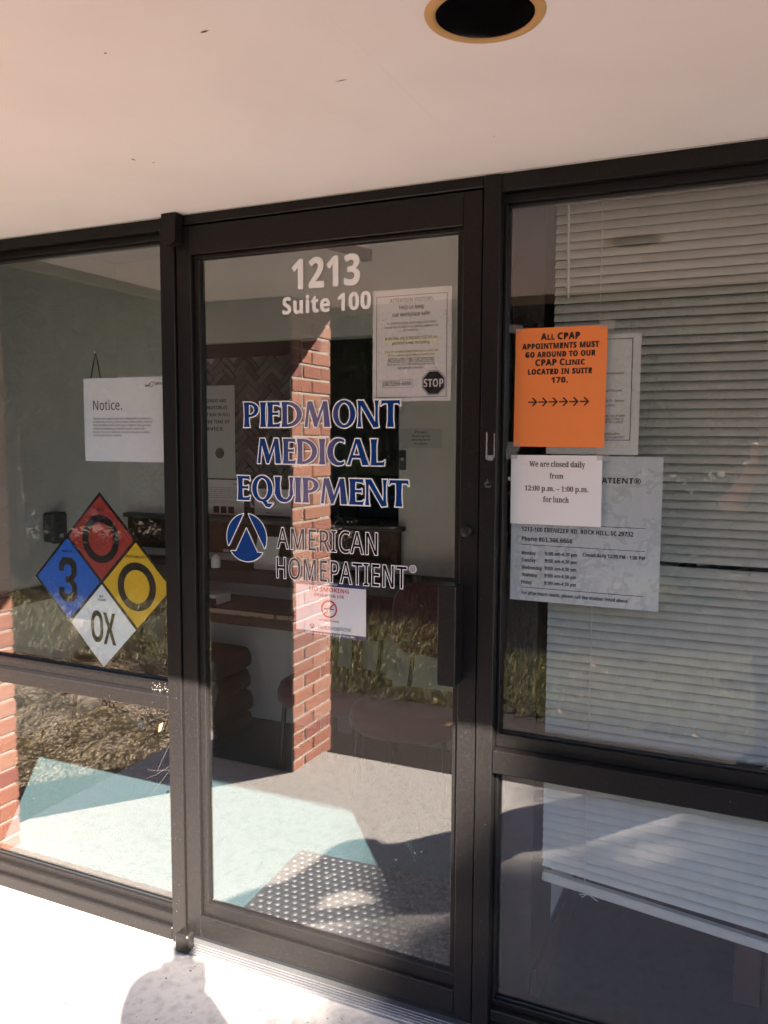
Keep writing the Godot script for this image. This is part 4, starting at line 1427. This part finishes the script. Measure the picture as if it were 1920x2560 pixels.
	# office behind the blind: filing boxes as dim shapes
	o = thing("binder", "dull red binder standing on the office floor behind the right window", "binder")
	part("spine", box(Vector3(-.015, .03, -.4195), Vector3(.045, .32, -.4165), .001), M.maroon, o)
	part("cover", box(Vector3(-.02, .019, -.72), Vector3(.05, .33, -.42), .004), M.maroon, o)
	o = thing("binder", "dull mustard binder standing beside the red one behind the right window", "binder")
	part("spine", box(Vector3(.06, .03, -.4195), Vector3(.12, .32, -.4165), .001), M.mustard, o)
	part("cover", box(Vector3(.055, .019, -.72), Vector3(.125, .33, -.42), .004), M.mustard, o)
	single("skirting_board", box(Vector3(-.5345, .019, -4.49), Vector3(-.52, .12, -.17), .002), M.trim_dark, "dark skirting board at the foot of the office partition wall", "skirting")
	# cobweb with debris on the left window rail
	o = thing("cobweb", "cobweb threads with a dry leaf scrap in the sunlit window corner", "cobweb")
	var wb := stn()
	for k in 8:
		var a := Vector3(-1.652 - r.randf() * .02, r.randf_range(.42, .75), -.028 + r.randf() * .02)
		var b := a + Vector3(-r.randf_range(.01, .11), r.randf_range(-.12, .06), -.015)
		tube(wb, [a, (a + b) * .5 + Vector3(0, -.012 * r.randf(), .004), b], .00014, 4)
	var w0 := part("threads", wb, M.web, o)
	w0.set_meta("kind", "stuff")
	var lf := stn()
	quad(lf, Vector3(-1.712, .665, -.03), Vector3(-1.700, .672, -.028), Vector3(-1.694, .698, -.032), Vector3(-1.708, .69, -.029), Vector3(-1.70, .68, -1))
	part("leaf_scrap", lf, M.leaf_dry, o)
	var dr := part("debris", flecks([[-1.735, .8, -1.648, .826]], 40, -.0285, 31, .0008, .0028), M.web, o)
	dr.set_meta("kind", "stuff")
	# grit on the slab
	var gs := stn()
	for k in 130:
		var a := Vector3(r.randf_range(-2.3, -.6), .0006, r.randf_range(.05, .8))
		var e := Vector3(r.randfn(), 0, r.randfn()) * .0028
		var f := Vector3(-e.z, 0, e.x) * .5
		quad(gs, a - e, a - f, a + e, a + f, a - Vector3(0, 1, 0))
	var gr := single("grit", gs, M.dirt, "", "")
	gr.set_meta("kind", "stuff")

# ------------------------------------------------------------------ lawn, trees
func build_garden() -> void:
	var r := RandomNumberGenerator.new()
	r.seed = 101
	var greens := [Color(.12, .13, .07), Color(.17, .165, .09), Color(.27, .235, .14), Color(.36, .305, .2), Color(.08, .085, .05)]
	var dry := [Color(.46, .37, .24), Color(.36, .28, .18), Color(.55, .45, .31), Color(.26, .2, .125)]
	var bare := FastNoiseLite.new()
	bare.seed = 8
	bare.frequency = .9
	var w := []
	for k in 34000:
		var p := Vector3(r.randf_range(-9, 1.5), -.11, 2.58 + pow(r.randf(), 1.6) * 6.0)
		if bare.get_noise_2d(p.x, p.z) > .16 + .2 * r.randf():
			continue
		w.append(Transform3D(Basis(Vector3.UP, r.randf() * TAU).scaled(Vector3.ONE * r.randf_range(.7, 1.5)), p))
	strewn("grass", tuft(1, 14, .085, .05, greens, .9), M.grass, w)
	w = []
	for k in 1900:
		var p := Vector3(r.randf_range(-6.5, -2.78), -.11, r.randf_range(.2, 3.4))
		w.append(Transform3D(Basis(Vector3.UP, r.randf() * TAU).scaled(Vector3.ONE * r.randf_range(.8, 1.6)), p))
	strewn("dry_grass", tuft(2, 18, .038, .07, dry, 3.2), M.grass, w)
	# fallen leaves
	var lf := stn()
	quad(lf, Vector3(-.035, 0, 0), Vector3(0, .012, -.022), Vector3(.035, .004, 0), Vector3(0, .012, .022), Vector3(0, -1, 0))
	w = []
	for k in 130:
		var p := Vector3(r.randf_range(-5, 1), -.055 + r.randf() * .06, 2.2 + pow(r.randf(), 1.7) * 4.0)
		w.append(Transform3D(Basis.from_euler(Vector3(r.randf_range(-.6, .6), r.randf() * TAU, r.randf_range(-.6, .6))).scaled(Vector3.ONE * r.randf_range(.4, .9)), p))
	strewn("fallen_leaves", lf.commit(), M.leaf_dry, w)
	# trees that the glass mirrors, and the ones that shade the lawn and the right half of the entrance
	var lg := [Color(.06, .10, .04), Color(.085, .13, .055), Color(.045, .075, .032), Color(.13, .155, .06)]
	var crownA := leaf_cloud(6500, Vector3(0, 3.3, 0), Vector3(2.3, 1.9, 2.1), .085, 21, lg, 46)
	var crownB := leaf_cloud(7500, Vector3(0, 3.9, 0), Vector3(2.7, 2.7, 2.5), .095, 22, [Color(.05, .085, .04), Color(.07, .11, .05), Color(.1, .125, .05)], 60)
	var trA := trunk_mesh(3.6, .12, Vector3.ZERO, 23).commit()
	var trB := trunk_mesh(4.4, .17, Vector3.ZERO, 24, 9, 1.5).commit()
	var list := [["nearest leafy tree mirrored in the left window, by the dry grass", Vector3(-8.3, -.11, 5.2), 0, 1.0], ["broad tree mirrored in the upper left window, behind the nearest one", Vector3(-12.5, -.11, 8.5), 1, 1.15], ["leafy tree beyond the lawn mirrored behind the number 1213", Vector3(-7.4, -.11, 10.2), 1, 1.0], ["leafy tree beyond the lawn mirrored beside the visitors notice", Vector3(-4.4, -.11, 12.0), 0, 1.25], ["leafy tree beyond the lawn mirrored above the orange paper", Vector3(-1.7, -.11, 13.2), 1, 1.05], ["broad tree at the back of the lawn mirrored at the right edge", Vector3(1.2, -.11, 15.0), 0, 1.4], ["tree at the back of the lawn between its two broad neighbours", Vector3(-10.4, -.11, 14.2), 0, 1.5]]
	for q in list:
		var t := thing("tree", q[0], "tree", q[1], r.randf() * TAU, "trees beyond the lawn")
		t.scale = Vector3.ONE * q[3]
		part("crown", crownA if q[2] == 0 else crownB, M.foliage, t)
		part("trunk", trA if q[2] == 0 else trB, M.bark, t)
	var sh := thing("tree", "tall tree out of the picture whose crown shades the right half of the entrance", "tree", Vector3(9.75, -.11, 12.0), .3, "trees beyond the lawn")
	part("crown", leaf_cloud(8000, Vector3(0, 9.25, 0), Vector3(1.5, 1.0, 1.5), .1, 25, lg, 80), M.foliage, sh)
	part("crown", leaf_cloud(6500, Vector3(.3, 10.55, 0), Vector3(1.0, .85, 1.1), .1, 35, lg, 70), M.foliage, sh)
	part("trunk", trunk_mesh(9.0, .16, Vector3.ZERO, 26, 9, .8), M.bark, sh)
	var flat_crown := leaf_cloud(5200, Vector3(0, 4.6, 0), Vector3(1.9, .9, 1.2), .09, 27, lg, 40)
	var low_trunk := trunk_mesh(4.4, .12, Vector3.ZERO, 28, 8, .8).commit()
	for q in [["small flat-topped tree at the right end of the lawn", Vector3(3.9, -.11, 11.3)], ["small flat-topped tree at the middle of the lawn's far edge", Vector3(1.1, -.11, 11.7)], ["small flat-topped tree at the left of the lawn's far edge", Vector3(-1.9, -.11, 11.9)]]:
		sh = thing("tree", q[0], "tree", q[1], r.randf_range(-.2, .2), "trees beyond the lawn")
		part("crown", flat_crown, M.foliage, sh)
		part("trunk", low_trunk, M.bark, sh)
	var bush := leaf_cloud(3600, Vector3(0, .85, 0), Vector3(1.15, .95, .9), .055, 41, lg, 30)
	for k in 8:
		var pos := ["farthest left", "second from the left", "third from the left", "fourth from the left", "fifth from the left", "sixth from the left", "seventh from the left", "farthest right"]
		var t := thing("shrub", "leafy green shrub behind the lawn, %s of the row" % pos[k], "shrub", Vector3(-11.6 + 1.62 * k, -.11, 6.4 + .4 * r.randf() + .2 * maxf(0, 4 - k)), r.randf() * TAU, "shrubs behind the lawn")
		t.scale = Vector3.ONE * r.randf_range(.9, 1.25)
		part("foliage", bush, M.foliage, t)
		part("stem", tube(stn(), [Vector3(0, 0, 0), Vector3(.03, .4, 0), Vector3(-.05, .9, .04)], [.035, .025, .01], 6), M.bark, t)
	# far wood that reads as one mass
	var far := single("wood", leaf_cloud(30000, Vector3(-17, 3.6, 22), Vector3(24, 4.6, 2.5), .5, 29, [Color(.03, .05, .02), Color(.045, .07, .026), Color(.02, .035, .015)], 320), M.foliage_far, "", "")
	far.set_meta("kind", "stuff")

# ------------------------------------------------------------------ photographer
func build_person(cam: Vector3, yaw: float) -> void:
	var f := Vector3(-sin(yaw), 0, -cos(yaw))
	var rt := Vector3(cos(yaw), 0, -sin(yaw))
	var ph := cam - f * .018 - Vector3(0, .045, 0)
	var p := thing("phone", "dark phone held up in both hands, mirrored faintly in the right window", "phone", ph, yaw)
	part("body", box(Vector3(-.037, -.08, -.0045), Vector3(.037, .08, .0045), .004), M.plastic_black, p)
	part("lens_bump", box(Vector3(-.03, .035, -.0065), Vector3(-.006, .072, -.0046), .001), M.baffle, p)
	var b := cam - f * .35
	b.y = -.03
	var L := func(x: float, y: float, z: float) -> Vector3: return b + rt * x + Vector3(0, y, 0) + f * z
	var skin := Color(.42, .24, .16)
	var shirt := Color(.035, .04, .055)
	var jeans := Color(.03, .04, .07)
	var shoe := Color(.02, .02, .02)
	var bones := []
	var add := func(a: Vector3, c: Vector3, ra: float, rb: float, col: Color) -> void: bones.append([a, c, ra, rb, col])
	add.call(L.call(0, 1.02, 0), L.call(0, 1.2, .01), .125, .13, shirt)
	add.call(L.call(-.06, 1.2, .01), L.call(-.07, 1.36, 0), .11, .1, shirt)
	add.call(L.call(.06, 1.2, .01), L.call(.07, 1.36, 0), .11, .1, shirt)
	add.call(L.call(-.06, .97, 0), L.call(.06, .97, 0), .12, .12, jeans)
	add.call(L.call(-.15, 1.42, 0), L.call(.15, 1.42, 0), .07, .07, shirt)
	add.call(L.call(0, 1.42, 0), L.call(0, 1.56, .03), .058, .052, skin)
	for s in [-1.0, 1.0]:
		add.call(L.call(.09 * s, .93, 0), L.call(.1 * s, .5, .01), .09, .06, jeans)
		add.call(L.call(.1 * s, .5, .01), L.call(.11 * s, .1, -.02), .058, .042, jeans)
		add.call(L.call(.11 * s, .05, -.04), L.call(.13 * s, .035, .15), .042, .034, shoe)
		add.call(L.call(.185 * s, 1.41, 0), L.call(.25 * s, 1.3, .14), .06, .05, shirt)
		add.call(L.call(.25 * s, 1.3, .14), L.call(.065 * s, 1.5, .30), .05, .036, skin)
	var out := {"v": [], "c": [], "i": []}
	var colour := func(v: Vector3) -> Color:
		var best := 1e9
		var c := skin
		for q in bones:
			var ab: Vector3 = q[1] - q[0]
			var t := clampf((v - q[0]).dot(ab) / maxf(ab.length_squared(), 1e-9), 0, 1)
			var d: float = v.distance_to(q[0] + ab * t) - lerpf(q[2], q[3], t)
			if d < best:
				best = d
				c = q[4]
		return c
	figure(bones, b + Vector3(-.5, -.05, -.62), b + Vector3(.5, 1.6, .35), .017, .05, colour, out)
	# head
	var hb := []
	hb.append([L.call(0, 1.66, .035), L.call(0, 1.68, .02), .088, .092, skin])
	hb.append([L.call(0, 1.56, .075), L.call(0, 1.63, .06), .048, .068, skin])
	hb.append([L.call(0, 1.635, .118), L.call(0, 1.605, .138), .009, .014, skin])
	hb.append([L.call(-.018, 1.575, .118), L.call(.018, 1.575, .118), .008, .008, Color(.32, .13, .1)])
	hb.append([L.call(0, 1.5, .02), L.call(0, 1.58, .04), .05, .052, skin])
	for s in [-1.0, 1.0]:
		hb.append([L.call(.086 * s, 1.60, .02), L.call(.09 * s, 1.645, .015), .012, .016, skin])
		hb.append([L.call(.033 * s, 1.642, .108), L.call(.034 * s, 1.642, .112), .012, .011, Color(.1, .07, .05)])
		hb.append([L.call(.02 * s, 1.662, .114), L.call(.05 * s, 1.664, .104), .008, .007, Color(.05, .03, .02)])
	bones = hb
	figure(hb, L.call(0, 1.62, .03) + Vector3(-.16, -.17, -.18), L.call(0, 1.62, .03) + Vector3(.16, .18, .18), .009, .022, colour, out)
	# hands closed on the edges of the phone
	for s in [-1.0, 1.0]:
		var H := func(x: float, y: float, z: float) -> Vector3: return ph + rt * x * s + Vector3(0, y, 0) + f * z
		var hd := []
		hd.append([H.call(.05, -.055, -.035), H.call(.052, -.005, -.02), .026, .022, skin])
		hd.append([H.call(.05, -.06, -.04), H.call(.06, -.1, -.07), .026, .028, skin])
		for k in 4:
			var y := .018 - .0195 * k
			var ln: float = [.92, 1.0, .95, .78][k]
			hd.append([H.call(.058, y, -.02), H.call(.062, y - .002, .006), .0092, .009, skin])
			hd.append([H.call(.062, y - .002, .006), H.call(.062 - .030 * ln, y - .004, .016), .009, .0078, skin])
		hd.append([H.call(.046, -.03, -.035), H.call(.03, .0, -.022), .0115, .0105, skin])
		hd.append([H.call(.03, .0, -.022), H.call(.02, .022, -.0165), .0105, .0088, skin])
		bones = hd
		var c0: Vector3 = H.call(.05, -.03, -.02)
		figure(hd, c0 - Vector3(.09, .12, .09), c0 + Vector3(.09, .09, .09), .0052, .008, colour, out)
	var o := thing("person", "person in dark shirt and jeans holding up a phone, mirrored at the right edge", "person")
	part("body", figure_mesh(out), M.skin, o)
	var hair := lathe([Vector2(0, .108), Vector2(.05, .1), Vector2(.085, .06), Vector2(.101, .0), Vector2(.1, -.05), Vector2(.088, -.075)], Vector3.ZERO, 28)
	var ho := part("hair", hair, mat(lin(.03, .02, .014), .7), o)
	ho.transform = Transform3D(Basis(Vector3.UP, yaw) * Basis(Vector3.RIGHT, .35), L.call(0, 1.683, .008))

# ------------------------------------------------------------------ scene
func _ready() -> void:
	rng.seed = 1
	# camera
	var cam := Camera3D.new()
	cam.name = "camera"
	cam.fov = 63.3567
	cam.near = 0.03
	cam.far = 900.0
	add_child(cam)
	cam.transform = Transform3D(Basis(Vector3(.90911, .00454, -.41651), Vector3(-.04159, .99593, -.07992), Vector3(.41446, .08997, .90563)).orthonormalized(), Vector3(0, 1.6, 2.0))
	cam.current = true
	# sky
	var env := Environment.new()
	env.background_mode = Environment.BG_SKY
	var sky := Sky.new()
	var sm := ProceduralSkyMaterial.new()
	sm.sky_top_color = Color(.42, .53, .70)
	sm.sky_horizon_color = Color(.74, .78, .82)
	sm.sky_curve = .12
	sm.ground_bottom_color = Color(.2, .18, .15)
	sm.ground_horizon_color = Color(.5, .5, .48)
	sm.sun_angle_max = 8.0
	sky.sky_material = sm
	env.sky = sky
	env.background_energy_multiplier = 0.5
	env.tonemap_mode = Environment.TONE_MAPPER_LINEAR
	env.tonemap_exposure = 10.0
	env.sdfgi_enabled = true
	env.ssao_enabled = true
	env.ssil_enabled = true
	var we := WorldEnvironment.new()
	we.name = "environment"
	we.environment = env
	add_child(we)
	# low sun from behind the camera on the right
	var sun := DirectionalLight3D.new()
	sun.name = "sun"
	sun.light_energy = 1.5
	sun.light_color = Color(1.0, .95, .89)
	sun.light_angular_distance = .5
	sun.shadow_enabled = true
	add_child(sun)
	sun.look_at_from_position(Vector3.ZERO, Vector3(-.8, -.81, -1.0), Vector3.UP)

	ts = TextServerManager.get_primary_interface()
	for k in [["sans", "Droid Sans", 400], ["sans_bold", "Droid Sans", 700], ["serif", "Droid Serif", 700]]:
		var fo := SystemFont.new()
		fo.font_names = PackedStringArray([k[1]])
		fo.font_weight = k[2]
		fonts[k[0]] = fo.get_rids()[0]
		names["font " + k[0]] = fo
	materials()
	build_structure()
	build_storefront()
	build_blinds()
	build_interior()
	build_signs()
	build_garden()
	build_person(cam.position, deg_to_rad(24.6))
